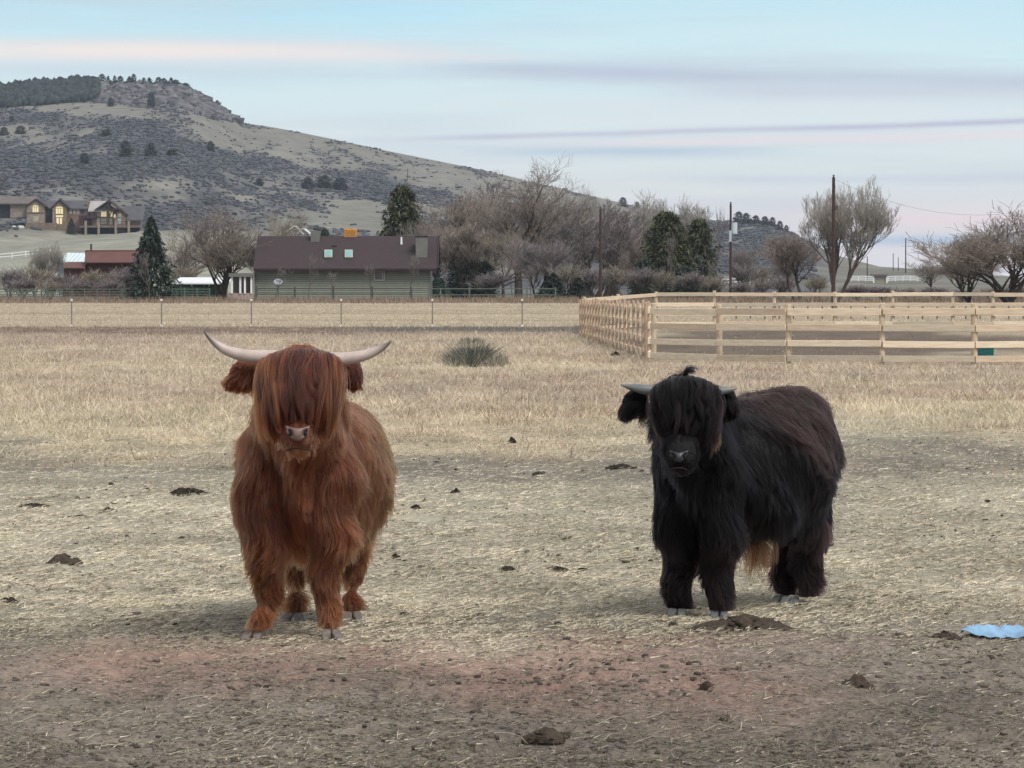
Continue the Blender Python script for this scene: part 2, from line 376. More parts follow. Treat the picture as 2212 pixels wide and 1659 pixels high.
hillm = mat('hill', (1.25, 1.25, 1.22), .95, 0, .12, 0, (.7, .7, .72), attr=True, detail=8)
hill = link('hill', mesh_np('hill', np.stack([hx, hy, hz - .02], -1).reshape(-1, 3), hf, hillm, True, hc.reshape(-1, 3)))
tag(hill, kind='structure')
# ---- scrub on the hill (uncountable)
def ico():
    t = (1 + 5**.5) / 2
    v = np.array([(-1, t, 0), (1, t, 0), (-1, -t, 0), (1, -t, 0), (0, -1, t), (0, 1, t), (0, -1, -t), (0, 1, -t), (t, 0, -1), (t, 0, 1), (-t, 0, -1), (-t, 0, 1)], float)
    v /= np.linalg.norm(v[0])
    f = np.array([(0, 11, 5), (0, 5, 1), (0, 1, 7), (0, 7, 10), (0, 10, 11), (1, 5, 9), (5, 11, 4), (11, 10, 2), (10, 7, 6), (7, 1, 8), (3, 9, 4), (3, 4, 2), (3, 2, 6), (3, 6, 8), (3, 8, 9), (4, 9, 5), (2, 4, 11), (6, 2, 10), (8, 6, 7), (9, 8, 1)])
    return v, f
ICV, ICF = ico()
def blobs(name, c, r, sz, mat, col, jit=.35, rng=RNG):
    """many small lumps in one mesh: c (n,3) centres, r (n,) radii, sz vertical squash."""
    n = len(c); V = ICV[None] * (1 + rng.uniform(-jit, jit, (n, 12, 1))); V = V * r[:, None, None]; V[..., 2] *= sz[:, None] if hasattr(sz, '__len__') else sz
    V = V + c[:, None, :]; F = ICF[None] + (np.arange(n) * 12)[:, None, None]
    return mesh_np(name, V.reshape(-1, 3), F.reshape(-1, 3), mat, False, np.repeat(col, 12, 0) if col is not None else None)
rng = np.random.default_rng(3)
bu = rng.uniform(-100, 1760, 130000); bt = .27 + .73 * rng.uniform(0, 1, 130000)**.8
bx, by, bz = hill_pt(bu, bt); bv = VH - (bz - EYE) / by * FPX
bd, bcl = scrub_density(bu, bv, bx, by)
keep = rng.uniform(0, 1, 130000) < np.where(bcl, .25, np.clip(bd * 1.2 - .12, 0.012, 1) * .42)
bx, by, bz = bx[keep], by[keep], bz[keep]; n = len(bx)
leaf = mat('scrub_leaf', (1, 1, 1), .9, .2, .5, attr=True)
bc = np.array((.046, .050, .060)) * rng.uniform(.5, 2.3, (n, 1)) + rng.uniform(0, .012, (n, 3))
tag(link('scrub', blobs('scrub', np.stack([bx, by, bz + .2], -1), rng.uniform(.35, 1.0, n) * (1 + 1.2 * rng.uniform(0, 1, n)**6), .5, leaf, bc)), kind='stuff')
print('scrub', n)
# ================================================================== TREES
bark = mat('bark', (.060, .050, .044), .9, .3, 6)
barkg = mat('bark_grey', (.115, .10, .092), .9, .3, 6)
twig = mat('twig_brown', (.25, .212, .188), .9, .25, 3)
twigo = mat('twig_ochre', (.27, .235, .19), .9, .25, 3)
twigp = mat('twig_purple', (.22, .193, .196), .9, .25, 3)
def segs_mesh(name, A, B, ra, rb, mat):
    """tapered 3-sided prisms for all segments."""
    n = len(A); d = B - A; L = np.linalg.norm(d, axis=1, keepdims=True) + 1e-9; d = d / L
    ref = np.where(np.abs(d[:, 2:3]) < .9, np.array([[0, 0, 1.]]), np.array([[1., 0, 0]])); r = np.cross(d, ref); r /= np.linalg.norm(r, axis=1, keepdims=True) + 1e-9; u = np.cross(d, r)
    V = np.zeros((n, 6, 3))
    for k in range(3):
        a = 2 * math.pi * k / 3; o = r * math.cos(a) + u * math.sin(a)
        V[:, k] = A + o * ra[:, None]; V[:, 3 + k] = B + o * rb[:, None]
    f = np.array([(0, 1, 4), (0, 4, 3), (1, 2, 5), (1, 5, 4), (2, 0, 3), (2, 3, 5)])
    F = f[None] + (np.arange(n) * 6)[:, None, None]
    return mesh_np(name, V.reshape(-1, 3), F.reshape(-1, 3), mat)
def bare_tree(seed, H=1.0, levels=5, kids=(5, 5, 5, 5), spread=.6, trunk=.25, stems=1, up=.25, r0=.03, twr=.0016, lean=0, decay=.62):
    """Skeleton of a leafless tree of unit height; returns two meshes' segment arrays: limbs and twigs."""
    rg = random.Random(seed); limbs = []; twigs = []
    def grow(p, d, L, r, lv):
        ns = 4 if lv < 2 else 3 if lv < 4 else 2; q = p; dd = d.copy(); pts = [p]
        for i in range(ns):
            dd = dd + Vector((rg.gauss(0, .13), rg.gauss(0, .13), rg.gauss(0, .08) + up * .25)); dd.normalize()
            q2 = q + dd * (L / ns); a = r * (1 - .5 * i / ns); b = r * (1 - .5 * (i + 1) / ns)
            (limbs if lv < 3 else twigs).append((tuple(q), tuple(q2), max(a, twr), max(b, twr * .7))); q = q2; pts.append(q)
        if lv >= levels: return
        k = kids[min(lv, len(kids) - 1)]
        for j in range(k):
            t = rg.uniform(.35 if lv else trunk / .6, 1.0) if j < k - 1 else 1.0
            t = min(t, 1.0); x = t * ns; i = min(int(x), ns - 1); b = pts[i].lerp(pts[i + 1], x - i)
            ax = Vector((rg.gauss(0, 1), rg.gauss(0, 1), rg.gauss(0, .5))); ax = ax - dd * ax.dot(dd); ax.normalize()
            an = rg.uniform(.5, 1.25) * spread
            nd = (dd * math.cos(an) + ax * math.sin(an) + Vector((0, 0, up * .5))).normalized()
            grow(b, nd, L * decay * rg.uniform(.75, 1.2) * (1.0 if lv else .95), max(r * (1 - .5 * t) * .62, twr), lv + 1)
    for s in range(stems):
        a = 2 * math.pi * s / max(stems, 1) + rg.random(); tl = (.0 if stems == 1 else .32)
        d = Vector((math.cos(a) * tl + lean, math.sin(a) * tl, 1)).normalized()
        grow(Vector((math.cos(a) * .01 * (stems > 1), 0, -.01)), d, .42 if stems == 1 else .48, r0 * (1 if stems == 1 else .6), 0)
    return limbs, twigs
def tree_meshes(name, args, lm, tm):
    limbs, twigs = bare_tree(**args); out = []
    zt = max(b[2] for _, b, _, _ in limbs + twigs); sc = 1 / zt
    for nm, S, m in (('trunk', limbs, lm), ('crown', twigs, tm)):
        A = np.array([s[0] for s in S]) * sc; B = np.array([s[1] for s in S]) * sc; ra = np.array([s[2] for s in S]); rb = np.array([s[3] for s in S])
        out.append(segs_mesh(nm, A, B, ra, rb, m))
    w = np.percentile(np.abs(np.array([s[1][:2] for s in twigs]) * sc), 98); print(name, 'segs', len(limbs), len(twigs), 'halfwidth', round(float(w), 2))
    return out + [w]
TV = {
 'vase': tree_meshes('vase', dict(seed=1, kids=(7, 6, 5, 4), spread=.50, up=.45, stems=4, r0=.024, twr=.0010, levels=5, decay=.62), barkg, mat('twig_grey', (.33, .31, .285), .9, .2, 3)),
 'tall': tree_meshes('tall', dict(seed=41, kids=(8, 5, 5, 4), spread=.42, up=.42, stems=2, r0=.024, twr=.0010, levels=5, decay=.60), bark, twig),
 'tall2': tree_meshes('tall2', dict(seed=44, kids=(7, 5, 5, 4), spread=.46, up=.38, stems=1, r0=.026, twr=.0010, levels=5, decay=.62), barkg, twigp),
 'open': tree_meshes('open', dict(seed=23, kids=(5, 5, 5, 3), spread=.70, up=.22, stems=5, r0=.034, twr=.0016, levels=5, decay=.68), bark, twig),
 'round': tree_meshes('round', dict(seed=2, kids=(7, 6, 5, 4), spread=.75, up=.28, r0=.030, twr=.0010, levels=5, decay=.66), bark, twig),
 'round2': tree_meshes('round2', dict(seed=5, kids=(8, 5, 5, 4), spread=.85, up=.2, r0=.026, twr=.0010, levels=5, decay=.68), bark, twigo),
 'dense': tree_meshes('dense', dict(seed=9, kids=(8, 6, 5, 4), spread=.6, up=.3, stems=3, r0=.022, twr=.0011, levels=5, decay=.68), barkg, twig),
 'dense2': tree_meshes('dense2', dict(seed=12, kids=(8, 6, 5, 4), spread=.65, up=.35, stems=2, r0=.022, twr=.0011, levels=5, decay=.68), bark, twigp),
 'sapling': tree_meshes('sapling', dict(seed=4, kids=(9, 5, 4), spread=.55, up=.4, r0=.014, twr=.0022, levels=3, decay=.5), barkg, twigp),
 'shrub': tree_meshes('shrub', dict(seed=6, kids=(6, 5, 4), spread=.6, up=.25, stems=7, r0=.016, twr=.0038, levels=3, decay=.7), bark, twigp),
 'shrub2': tree_meshes('shrub2', dict(seed=8, kids=(6, 5, 4), spread=.7, up=.2, stems=7, r0=.016, twr=.0038, levels=3, decay=.7), bark, twigo),
 'spread': tree_meshes('spread', dict(seed=15, kids=(6, 5, 5, 4), spread=.62, up=.25, stems=5, r0=.034, twr=.0011, levels=5, decay=.66), bark, twig),
}
def tree_at(kind, u, vtop, vbase, Y, width, label, name='bare_tree', cat='tree', group=None, rz=None, crown=None, zb=None):
    """A tree whose foot stands on the ground at depth Y; height reaches image row vtop, crown 'width' px wide."""
    x = XU(u, Y); z0 = float(gz(x, Y)) if zb is None else zb
    ztop = P(u, vtop, Y)[2]; h = ztop - z0
    tr, cr_, w = TV[kind]
    r = empty(name, label, cat, (x, Y, z0), group, random.uniform(0, 6.28) if rz is None else rz)
    s = (width * Y / FPX / 2) / w
    r.scale = (s, s, h)
    link('trunk', tr, r); link('crown', cr_ if crown is None else crown, r)
    return r
def retw(kind, m):
    c = TV[kind][1].copy(); c.materials[0] = m; return c
# ---- conifers
needle = mat('needles', (1, 1, 1), .85, .25, 2., attr=True)
def conifer_mesh(seed, n=5200, shape='spruce', col=(.035, .055, .045), big=1.0):
    rg = np.random.default_rng(seed)
    t = rg.uniform(0, 1, n)**1.15                    # 0 bottom 1 top
    if shape == 'spruce': rad = (1 - t)**.85 * .98 + .03
    else: rad = np.sqrt(np.clip(1 - ((t - .42) / .62)**2, 0.02, 1)) * (1 - .25 * t)
    th = rg.uniform(0, 2 * math.pi, n)
    lob = 1 + .22 * np.sin(th * 5 + np.floor(t * 14) * 2.1 + seed) + .18 * np.sin(th * 9 + t * 30)
    tier = 1 + .12 * np.sin(t * 2 * math.pi * 15)
    rr = rad * lob * tier * np.sqrt(rg.uniform(.25, 1, n)) * .5
    c = np.stack([rr * np.cos(th), rr * np.sin(th), .06 + .94 * t - .10 * rr], -1)
    out = np.stack([np.cos(th), np.sin(th), -.25 + rg.normal(0, .3, n)], -1)
    out += rg.normal(0, .35, (n, 3)); out /= np.linalg.norm(out, axis=1, keepdims=True)
    side = np.cross(out, np.array((0, 0, 1.)) + rg.normal(0, .4, (n, 3))); side /= np.linalg.norm(side, axis=1, keepdims=True)
    L = rg.uniform(.045, .105, n)[:, None] * big; W = L * .42
    V = np.stack([c - out * L * .5 - side * W * .5, c - out * L * .4 + side * W * .5, c + out * L * .6], 1); V[..., :2] *= 1.0
    cc = np.array(col) * rg.uniform(.55, 1.6, (n, 1)) * (1 + rg.normal(0, .06, (n, 3)))
    F = np.arange(n * 3).reshape(n, 3)
    return mesh_np('crown', V.reshape(-1, 3), F, needle, False, np.clip(np.repeat(cc, 3, 0), 0, 1))
ctrunk = MB().tube([(0, 0, -.02), (0, 0, .5), (0, 0, .97)], [.022, .014, .003], 6)
ctm = bpy.data.meshes.new('trunk'); ctm.from_pydata(ctrunk.v, [], ctrunk.f); ctm.materials.append(bark)
CV = {'spruce': conifer_mesh(1), 'spruce2': conifer_mesh(2, col=(.04, .055, .05)), 'juniper': conifer_mesh(3, shape='j', col=(.04, .062, .048)), 'pine': conifer_mesh(4, shape='j', col=(.058, .066, .034)),
      'mini': conifer_mesh(5, 420, 'j', (.03, .038, .036), 3.2), 'mini2': conifer_mesh(6, 420, 'spruce', (.03, .038, .036), 2.8)}
def conifer_at(kind, u, vtop, Y, width, label, name='spruce_tree', group=None, zb=None, cat='tree'):
    x = XU(u, Y); z0 = float(gz(x, Y)) if zb is None else zb
    h = P(u, vtop, Y)[2] - z0
    r = empty(name, label, cat, (x, Y, z0), group, random.uniform(0, 6.28)); s = width * Y / FPX
    r.scale = (s, s, h)
    link('trunk', ctm, r); link('crown', CV[kind], r)
    return r
# ================================================================== BACKGROUND THINGS
def hz_at(u, Y):
    t = (Y - 478) / (ridgeY(u) - 478); x, y, z = hill_pt(np.array([float(u)]), np.array([t])); return float(z[0])
def hill_at(u, v):
    t = np.linspace(.02, 1, 400); x, y, z = hill_pt(np.full(400, float(u)), t); a = VH - (z - EYE) / y * FPX
    i = int(np.argmin(np.abs(a - v))); return float(x[i]), float(y[i]), float(z[i])
wood_new = mat('new_wood', (.50, .385, .275), .8, .2, 2.6, 0, (.68, .56, .43), (1, 1, 9)); wood_grey = mat('wood_weathered', (.40, .34, .265), .85, .2, 2.6, 0, (.56, .48, .38), (1, 1, 9))
wood_end = mat('wood_pale', (.74, .62, .47), .8, .15, 2.6, 0, None, (1, 1, 8))
wood_side = mat('wood_post', (.52, .42, .31), .85, .25, 8, .004)
dark_metal = mat('dark_pipe', (.07, .075, .07), .6, .3, 5)
green_pipe = mat('green_pipe', (.10, .13, .11), .6, .3, 5)
white_paint = mat('white_paint', (.75, .76, .76), .6, .08, 5)
def pbox(mb, u0, u1, v0, v1, Y, depth):
    a = P(u0, v1, Y); b = P(u1, v0, Y); return mb.box(a[0], b[0], Y, Y + depth, a[2], b[2])
def pgable(mb, uL, uR, vE, vA, Y, depth, uA=None, base=None):
    """gable prism (roof triangle) facing the camera"""
    uA = (uL + uR) / 2 if uA is None else uA; l = P(uL, vE, Y); r = P(uR, vE, Y); a = P(uA, vA, Y); o = np.array((0, depth, 0))
    return mb.poly([l, r, a, l + o, r + o, a + o], [(0, 1, 2), (5, 4, 3), (0, 3, 4, 1), (1, 4, 5, 2), (2, 5, 3, 0)])
def prake(mb, u0, v0, u1, v1, Y, depth, th):
    """thin roof plane seen edge-on, running back in depth"""
    a = P(u0, v0, Y); b = P(u1, v1, Y); d = b - a; d /= np.linalg.norm(d); n = np.array((-d[2], 0, d[0])); n *= np.sign(n[2]) * th; o = np.array((0, depth, 0))
    return mb.poly([a, b, b + n, a + n, a + o, b + o, b + n + o, a + n + o], [(0, 1, 2, 3), (7, 6, 5, 4), (0, 4, 5, 1), (1, 5, 6, 2), (2, 6, 7, 3), (3, 7, 4, 0)])
def pslope(mb, u0, u1, vE, vR, YE_, YR_, th=.25):
    """roof plane sloping away from the camera, eave at (vE, YE_), ridge at (vR, YR_)"""
    a = P(u0, vE, YE_); b = P(u1, vE, YE_); zr = P(0, vR, YR_)[2]; c = np.array((b[0], YR_, zr)); d = np.array((a[0], YR_, zr)); n = np.array((0, 0, -th))
    return mb.poly([a, b, c, d, a + n, b + n, c + n, d + n], [(0, 1, 2, 3), (7, 6, 5, 4), (0, 4, 5, 1), (1, 5, 6, 2), (2, 6, 7, 3), (3, 7, 4, 0)])
# ---- corral fences of new wood
def fence_run(label, pts, top, post_w, rails_z, rail_h, face=-1, group='new wooden corral fences', pm=None, rm=None, front=False):
    """pts: list of (x, y, zground). posts at pts, rails between."""
    r = empty('wooden_fence', label, 'fence', (pts[0][0], pts[0][1], pts[0][2]), group)
    rg = random.Random(len(pts))
    for i, (x, y, z) in enumerate(pts):
        m = MB(); t = z + top + rg.uniform(-.03, .03); w = post_w / 2 * rg.uniform(.92, 1.08)
        m.tube([(x, y, z - .25), (x + rg.uniform(-.01, .01), y, t)], w, 8); m.build('post', pm or wood_side, r, False, .012)
    for i in range(len(pts) - 1):
        a = np.array(pts[i], float); b = np.array(pts[i + 1], float); d = b - a; d[2] = 0; d /= np.linalg.norm(d); nrm = np.array((d[1], -d[0], 0)) * (post_w / 2 + .022) * (1 if face < 0 else -1)
        for k, rz in enumerate(rails_z):
            j = rg.uniform(-.012, .012); zz = np.array((0, 0, rz + j)); e = d * rg.uniform(.03, .07)
            MB().bar(a + zz + nrm - e * 0 + d * .004, b + zz + nrm - d * .004 + np.array((0, 0, rg.uniform(-.01, .01))), .04, rail_h * rg.uniform(.93, 1.05)).build('rail', rm or (rg.choice((wood_end, wood_end, wood_new)) if front and i < 2 else rg.choice((wood_new, wood_new, wood_end, wood_grey))), r, False, .006)
    return r
fr_pts = []
for u, v, Y in ((1412, 779, 90.0), (1554, 786, 87.6), (1704, 790, 85.7), (1906, 792, 84.7), (2105, 793, 84.6), (2330, 793, 84.8), (2560, 793, 85)):
    x = XU(u, Y); fr_pts.append((x, Y, float(gz(x, Y)) - .0))
fence_run('front run of the pale new wooden corral fence, nearest the camera with four bright rails', fr_pts, 1.46, .155, (1.26, .875, .49, .13), .16, front=True)
c0 = np.array((fr_pts[0][0], 90.0)); c1 = np.array((XU(1253, 139), 139.0)); sp = []
for i in range(21):
    q = c0 + (c1 - c0) * i / 20; sp.append((q[0], q[1], float(gz(q[0], q[1]))))
sp[0] = (sp[0][0] - .19, sp[0][1] + .35, sp[0][2])
fence_run('side run of the pale wooden corral fence receding from camera, its posts crowded together', sp, 1.5, .088, (1.26, .875, .49, .13), .165, face=-1, pm=mat('wood_post_red_shaded', (.46, .335, .245), .85, .3, 8), rm=mat('wood_lit', (.78, .68, .53), .8, .12, 6))  # post colour darkened as if in shade, rail colour raised as if lit
bp = []
for u, Y in ((1253, 139.6), (1335, 140.5), (1417, 141), (1543, 141), (1672, 141), (1803, 141), (1928, 141), (2058, 141), (2145, 141), (2270, 141), (2400, 141)):
    x = XU(u, Y); z = float(gz(x, Y)); z = max(z, .16 if u > 1300 else .05); bp.append((x + (.16 if u == 1253 else 0), Y, z + .04))
fence_run('back run of the pale wooden corral fence, seen over and between the front rails', bp, 1.5, .15, (1.36, .97, .58, .22), .15)
# teal trough in the corral
x0, x1 = XU(2111, 90), XU(2147, 90); t = empty('water_trough', 'dark teal plastic water trough on the ground inside the corral, behind the front fence', 'trough', (x0, 90, 0))
zt = P(0, 747, 90)[2]; zb = float(gz(x0, 90))
m = MB(); m.box(x0, x1, 90, 90.5, zb, zt - .02); teal = mat('teal_plastic', (.012, .10, .10), .45, .2, 12); m.build('tub', teal, t, False, .02)
m = MB()
for a, b, c, d in ((x0 - .01, x1 + .01, 89.98, 90.02), (x0 - .01, x1 + .01, 90.48, 90.52), (x0 - .01, x0 + .03, 90.02, 90.48), (x1 - .03, x1 + .01, 90.02, 90.48)): m.box(a, b, c, d, zt - .03, zt)
m.build('rim', teal, t)
# ---- wire fence with thin posts
wf = empty('wire_fence', 'thin wire fence on slim metal posts between the grass and the mown field', 'fence', (XU(155, 187), 187, 0))
steel = mat('rusty_steel', (.20, .165, .14), .8, .3, 9)
for u in (-235, -40, 155, 349, 543, 737, 934, 1128, 1322):
    x = XU(u, 187); z0 = float(gz(x, 187)); ztop = P(u, 650, 187)[2]
    po = MB().bar((x, 187, z0 - .1), (x, 187, ztop), .055, .055, (0, 1, 0)).build('post', steel, wf)
    MB().bar((x, 187, ztop - .0), (x, 187, ztop + .10), .10, .10, (0, 1, 0)).build('post_cap', white_paint, po)
    MB().bar((x, 186.95, z0 + .02), (x, 186.95, z0 + .12), .11, .05, (0, 1, 0)).build('insulator', white_paint, po)
for zz in (.35, .7, 1.0, 1.28):
    MB().tube([(XU(-235, 187), 187, zz), (XU(1322, 187), 187, zz)], .0035, 4).build('wire', steel, wf)
# ---- pipe fences behind the field
def pipe_fence(label, us, Y, zt, rails, mt, w=.1, rw=.05, group='dark pipe fences beyond the field'):
    x = XU(us[0], Y); r = empty('pipe_fence', label, 'fence', (x, Y, float(gz(x, Y))), group)
    for u in us:
        x = XU(u, Y); z = float(gz(x, Y)); MB().bar((x, Y, z - .1), (x, Y, z + zt * random.uniform(.95, 1.05)), w, w, (0, 1, 0)).build('post', mt, r)
    xa, xb = XU(us[0], Y), XU(us[-1], Y); za = float(gz(xa, Y))
    for zz in rails: MB().bar((xa, Y, za + zz), (xb, Y, za + zz), rw, rw).build('rail', mt, r)
    return r
pipe_fence('dark green rail fence with closely set posts in front of the leafless bushes at left', list(range(-60, 480, 27)), 290, 1.0, (.92, .70, .5, .3), green_pipe, .09, .07)
pipe_fence('dark post and rail fence in front of the green sided house', [554, 637, 720, 804, 888], 288, 1.15, (.95, .55), dark_metal, .16, .05)
pipe_fence('grey green rail fence right of the house in front of the leafless trees', list(range(890, 1262, 62)), 292, 1.05, (.95, .45), green_pipe, .12, .08)
pipe_fence('dark fence with closely set posts showing under the top rail of the wooden corral', list(range(1590, 2330, 31)), 215, 1.05, (.95, .5), dark_metal, .07, .05)
# ---- green house
HB = 295.0; gbase = float(gz(XU(740, HB), HB))
gh = empty('green_house', 'long single storey house with pale green siding and a dark brown roof', 'house', (XU(740, HB), HB, gbase))
siding = mat('green_siding', (.215, .235, .195), .8, .08, 1.5); rooff = mat('brown_shingles', (.047, .035, .038), .9, .10, 3, .0); chim = mat('grey_green_siding', (.15, .155, .145), .8, .12, 2)
fascia = mat('dark_fascia', (.035, .022, .028), .8, .2, 2)
m = MB(); pbox(m, 549, 929, 579, 655, HB, 9); m.build('wall', mat('wall_shadow_gap', (.10, .11, .095), .9, .1, 1), gh)  # dark backing colour stands in for shadow lines between the siding boards
vb = 650.0
for k in range(15):
    v1 = vb - k * 4.65; m = MB(); a = P(549, v1, HB); b = P(929, v1 - 4.25, HB); o = .05
    m.poly([(a[0], HB - o, a[2]), (b[0], HB - o, a[2]), (b[0], HB - .005, b[2] - .01), (a[0], HB - .005, b[2] - .01), (a[0], HB, a[2]), (b[0], HB, a[2])], [(0, 1, 2, 3), (0, 4, 5, 1)])
    m.build('siding_board', siding, gh)
m = MB(); pslope(m, 547, 944, 580, 510, HB - .8, HB + 4.5, .22); m.build('roof', rooff, gh)
m = MB(); a = P(547, 0, HB - .8); b = P(944, 0, HB - .8); zr = P(0, 510, HB + 4.5)[2]; ze = P(0, 580, HB - .8)[2]
m.poly([(a[0], HB + 4.5, zr), (b[0], HB + 4.5, zr), (b[0], HB + 9.8, ze), (a[0], HB + 9.8, ze)], [(0, 1, 2, 3)]); m.build('rear_roof', rooff, gh)
m = MB(); pbox(m, 547, 944, 580, 584.5, HB - .83, .06); m.build('gutter', fascia, gh)
m = MB()
for y0, z0, y1, z1 in ((HB - .8, ze, HB + 4.5, zr), (HB + 4.5, zr, HB + 9.8, ze)): m.bar((b[0] + .05, y0, z0 - .1), (b[0] + .05, y1, z1 - .1), .1, .35)
m.build('barge_board', fascia, gh)
m = MB(); xa = XU(929, HB) - .05
m.poly([(xa, HB, ze), (xa, HB + 9, ze), (xa, HB + 4.5, zr - .3)], [(0, 1, 2)]); m.build('gable_wall', siding, gh)
trim = mat('pale_trim', (.42, .44, .39), .7, .08, 2)
for u in (549, 926): m = MB(); pbox(m, u, u + 3.4, 584, 650, HB - .08, .03); m.build('corner_board', chim, gh)
def wframe(mb, u0, u1, v0, v1, Y, w, d):
    pbox(mb, u0, u1, v0, v0 + w, Y, d); pbox(mb, u0, u1, v1 - w, v1, Y, d); pbox(mb, u0, u0 + w, v0 + w, v1 - w, Y, d); pbox(mb, u1 - w, u1, v0 + w, v1 - w, Y, d); return mb
glass_d = mat('dark_glass', (.09, .08, .075), .15, .3, 1.2, spec=.6)
m = MB(); wframe(m, 808, 831, 585, 606, HB - .1, 1.8, .07); fw = m.build('window', trim, gh)
m = MB(); pbox(m, 810, 829, 587, 604, HB - .07, .02); m.build('pane', glass_d, fw)
m = MB(); pbox(m, 825.5, 826.6, 587, 604, HB - .09, .02); m.build('mullion', trim, fw)
def roof_y(v): return HB - .8 + (580 - v) / 70 * 5.3
m = MB(); pbox(m, 671, 690, 499, 524, roof_y(522), 1.2); c = m.build('chimney', chim, gh)
m = MB(); pbox(m, 898, 923, 511, 558, roof_y(556), 1.6); m.build('chimney_chase', chim, gh)
m = MB(); pbox(m, 897, 924, 509.5, 512, roof_y(556) - .05, 1.7); m.build('chase_cap', fascia, gh)
sky_gl = mat('skylight_glass', (.16, .36, .34), .12, .15, 1, spec=.6)
for u in (701, 745):
    sy = roof_y(556); f = MB(); 
    def rp(u_, v_, off): 
        y = roof_y(v_); p = P(u_, v_, y); return p + np.array((0, -off, off))
    f.poly([rp(u, 559, 0.02), rp(u + 17, 559, .02), rp(u + 17, 543, .02), rp(u, 543, .02), rp(u, 559, .14), rp(u + 17, 559, .14), rp(u + 17, 543, .14), rp(u, 543, .14)], [(4, 5, 6, 7), (0, 1, 5, 4), (1, 2, 6, 5), (3, 0, 4, 7), (2, 3, 7, 6)])
    s = f.build('skylight', trim, gh); g = MB().poly([rp(u + 2, 557.5, .16), rp(u + 15, 557.5, .16), rp(u + 15, 544.5, .16), rp(u + 2, 544.5, .16)], [(0, 1, 2, 3)]).build('pane', sky_gl, s)
m = MB(); a = P(867, 528, roof_y(528)); m.tube([a, a + np.array((0, 0, .35)), a + np.array((0, 0, .62))], [.10, .08, .07], 8); m.build('vent_pipe', white_paint, gh)
m = MB(); a = P(722, 534, roof_y(534)); m.box(a[0] - .2, a[0] + .2, a[1], a[1] + .3, a[2] - .05, a[2] + .15); m.build('roof_vent', fascia, gh)
# cooler on the roof
YC = roof_y(512); ec = empty('evaporative_cooler', 'ochre orange cooler box on a metal leg stand on the brown house roof', 'cooler', tuple(P(756, 530, YC)))
och = mat('ochre_panel', (.52, .27, .06), .6, .2, 4); m = MB(); pbox(m, 742, 770, 494, 515.5, YC, 1.1); m.build('cabinet', och, ec, False, .04)
m = MB()
for k in range(5): pbox(m, 744, 768, 497 + k * 3.4, 498.3 + k * 3.4, YC - .04, .04)
m.build('louvre', mat('ochre_dark', (.45, .22, .05), .6, .2, 4), ec)
for u in (743.5, 767):
    for dy in (0, 1.0): m = MB(); p = P(u, 515.5, YC); y = YC + dy; q = P(u, 533 - dy * 8, YC); m.bar((q[0], y, q[2] - .1), (q[0], y, p[2]), .09, .09, (0, 1, 0)); m.build('leg', dark_metal, ec)
m = MB(); pbox(m, 745, 768, 519, 520.5, YC, .06); m.build('cross_brace', dark_metal, ec)
# satellite dish in the yard
YD = 291.0; x = XU(601, YD); dz = float(gz(x, YD)); ds = empty('satellite_dish', 'pale satellite dish on a short pole in front of the green house wall', 'satellite dish', (x, YD, dz))
cz = P(601, 609, YD)[2]; MB().tube([(x, YD, dz), (x, YD, cz)], .04, 6).build('pole', dark_metal, ds)
m = MB(); n = 16; pts = [(x, YD, cz)]; fs = []
for ring, (rr, dp) in enumerate(((.2, -.01), (.37, -.08))):
    for k in range(n):
        a = 2 * math.pi * k / n; pts.append((x + rr * math.cos(a), YD + dp - .05, cz + rr * .62 * math.sin(a)))
for k in range(n): fs += [(0, 1 + k, 1 + (k + 1) % n), (1 + k, 1 + n + k, 1 + n + (k + 1) % n, 1 + (k + 1) % n)]
m.poly(pts, fs); dd = m.build('dish', mat('dish_paint', (.50, .56, .63), .4, .08, 2), ds, True); so = dd.modifiers.new('s', 'SOLIDIFY'); so.thickness = .03
MB().tube([(x, YD - .05, cz - .2), (x, YD - .5, cz)], .02, 5).build('feed_arm', dark_metal, ds)
# ---- porch, long shed, panels, barn left of the house
po = empty('porch', 'small porch with white columns and low pinkish wall, left end of the green house', 'porch', (XU(520, 294), 294, gbase))
for u in (499, 517, 527, 541): m = MB(); pbox(m, u, u + 4, 598, 634, 293.5, .15); m.build('column', white_paint, po)
m = MB(); pbox(m, 492, 548, 633, 652, 293.6, .3); m.build('low_wall', mat('pink_render', (.33, .27, .25), .9, .15, 1), po)
m = MB(); pbox(m, 494, 548, 590, 598, 293.3, 3); m.build('roof', chim, po); m = MB(); pbox(m, 500, 547, 598, 633, 296, .2); m.build('back_wall', glass_d, po)
sh = empty('open_shed', 'long low shed with a white metal roof, open dark front, behind the bare tree', 'shed', (XU(430, 312), 312, gbase))
m = MB(); pslope(m, 371, 492, 611, 599, 310, 318, .12); m.build('roof', mat('white_metal_roof', (.72, .74, .78), .5, .06, .6), sh)
for u in (373, 412, 450, 488): m = MB(); pbox(m, u, u + 3, 611, 652, 311, .2); m.build('post', trim, sh)
m = MB(); pbox(m, 371, 492, 611, 652, 318, .2); m.build('back_wall', mat('shed_dark', (.04, .045, .045), .9, .2, 1), sh)
gp = empty('windbreak', 'dark green mesh windbreak panels in front of the long open shed', 'windbreak', (XU(420, 304), 304, gbase))
gm = mat('green_mesh', (.035, .085, .055), .9, .35, 3)
for u in range(366, 468, 25): m = MB(); pbox(m, u, u + 24, 619, 648, 304, .05); m.build('mesh_panel', gm, gp); m = MB(); pbox(m, u - 1, u + 1, 616, 652, 303.9, .1); m.build('post', green_pipe, gp)
rb = empty('red_barn', 'brick red barn with a flat topped wall, half hidden by leafless bushes', 'barn', (XU(230, 385), 385, P(0, 640, 385)[2]))
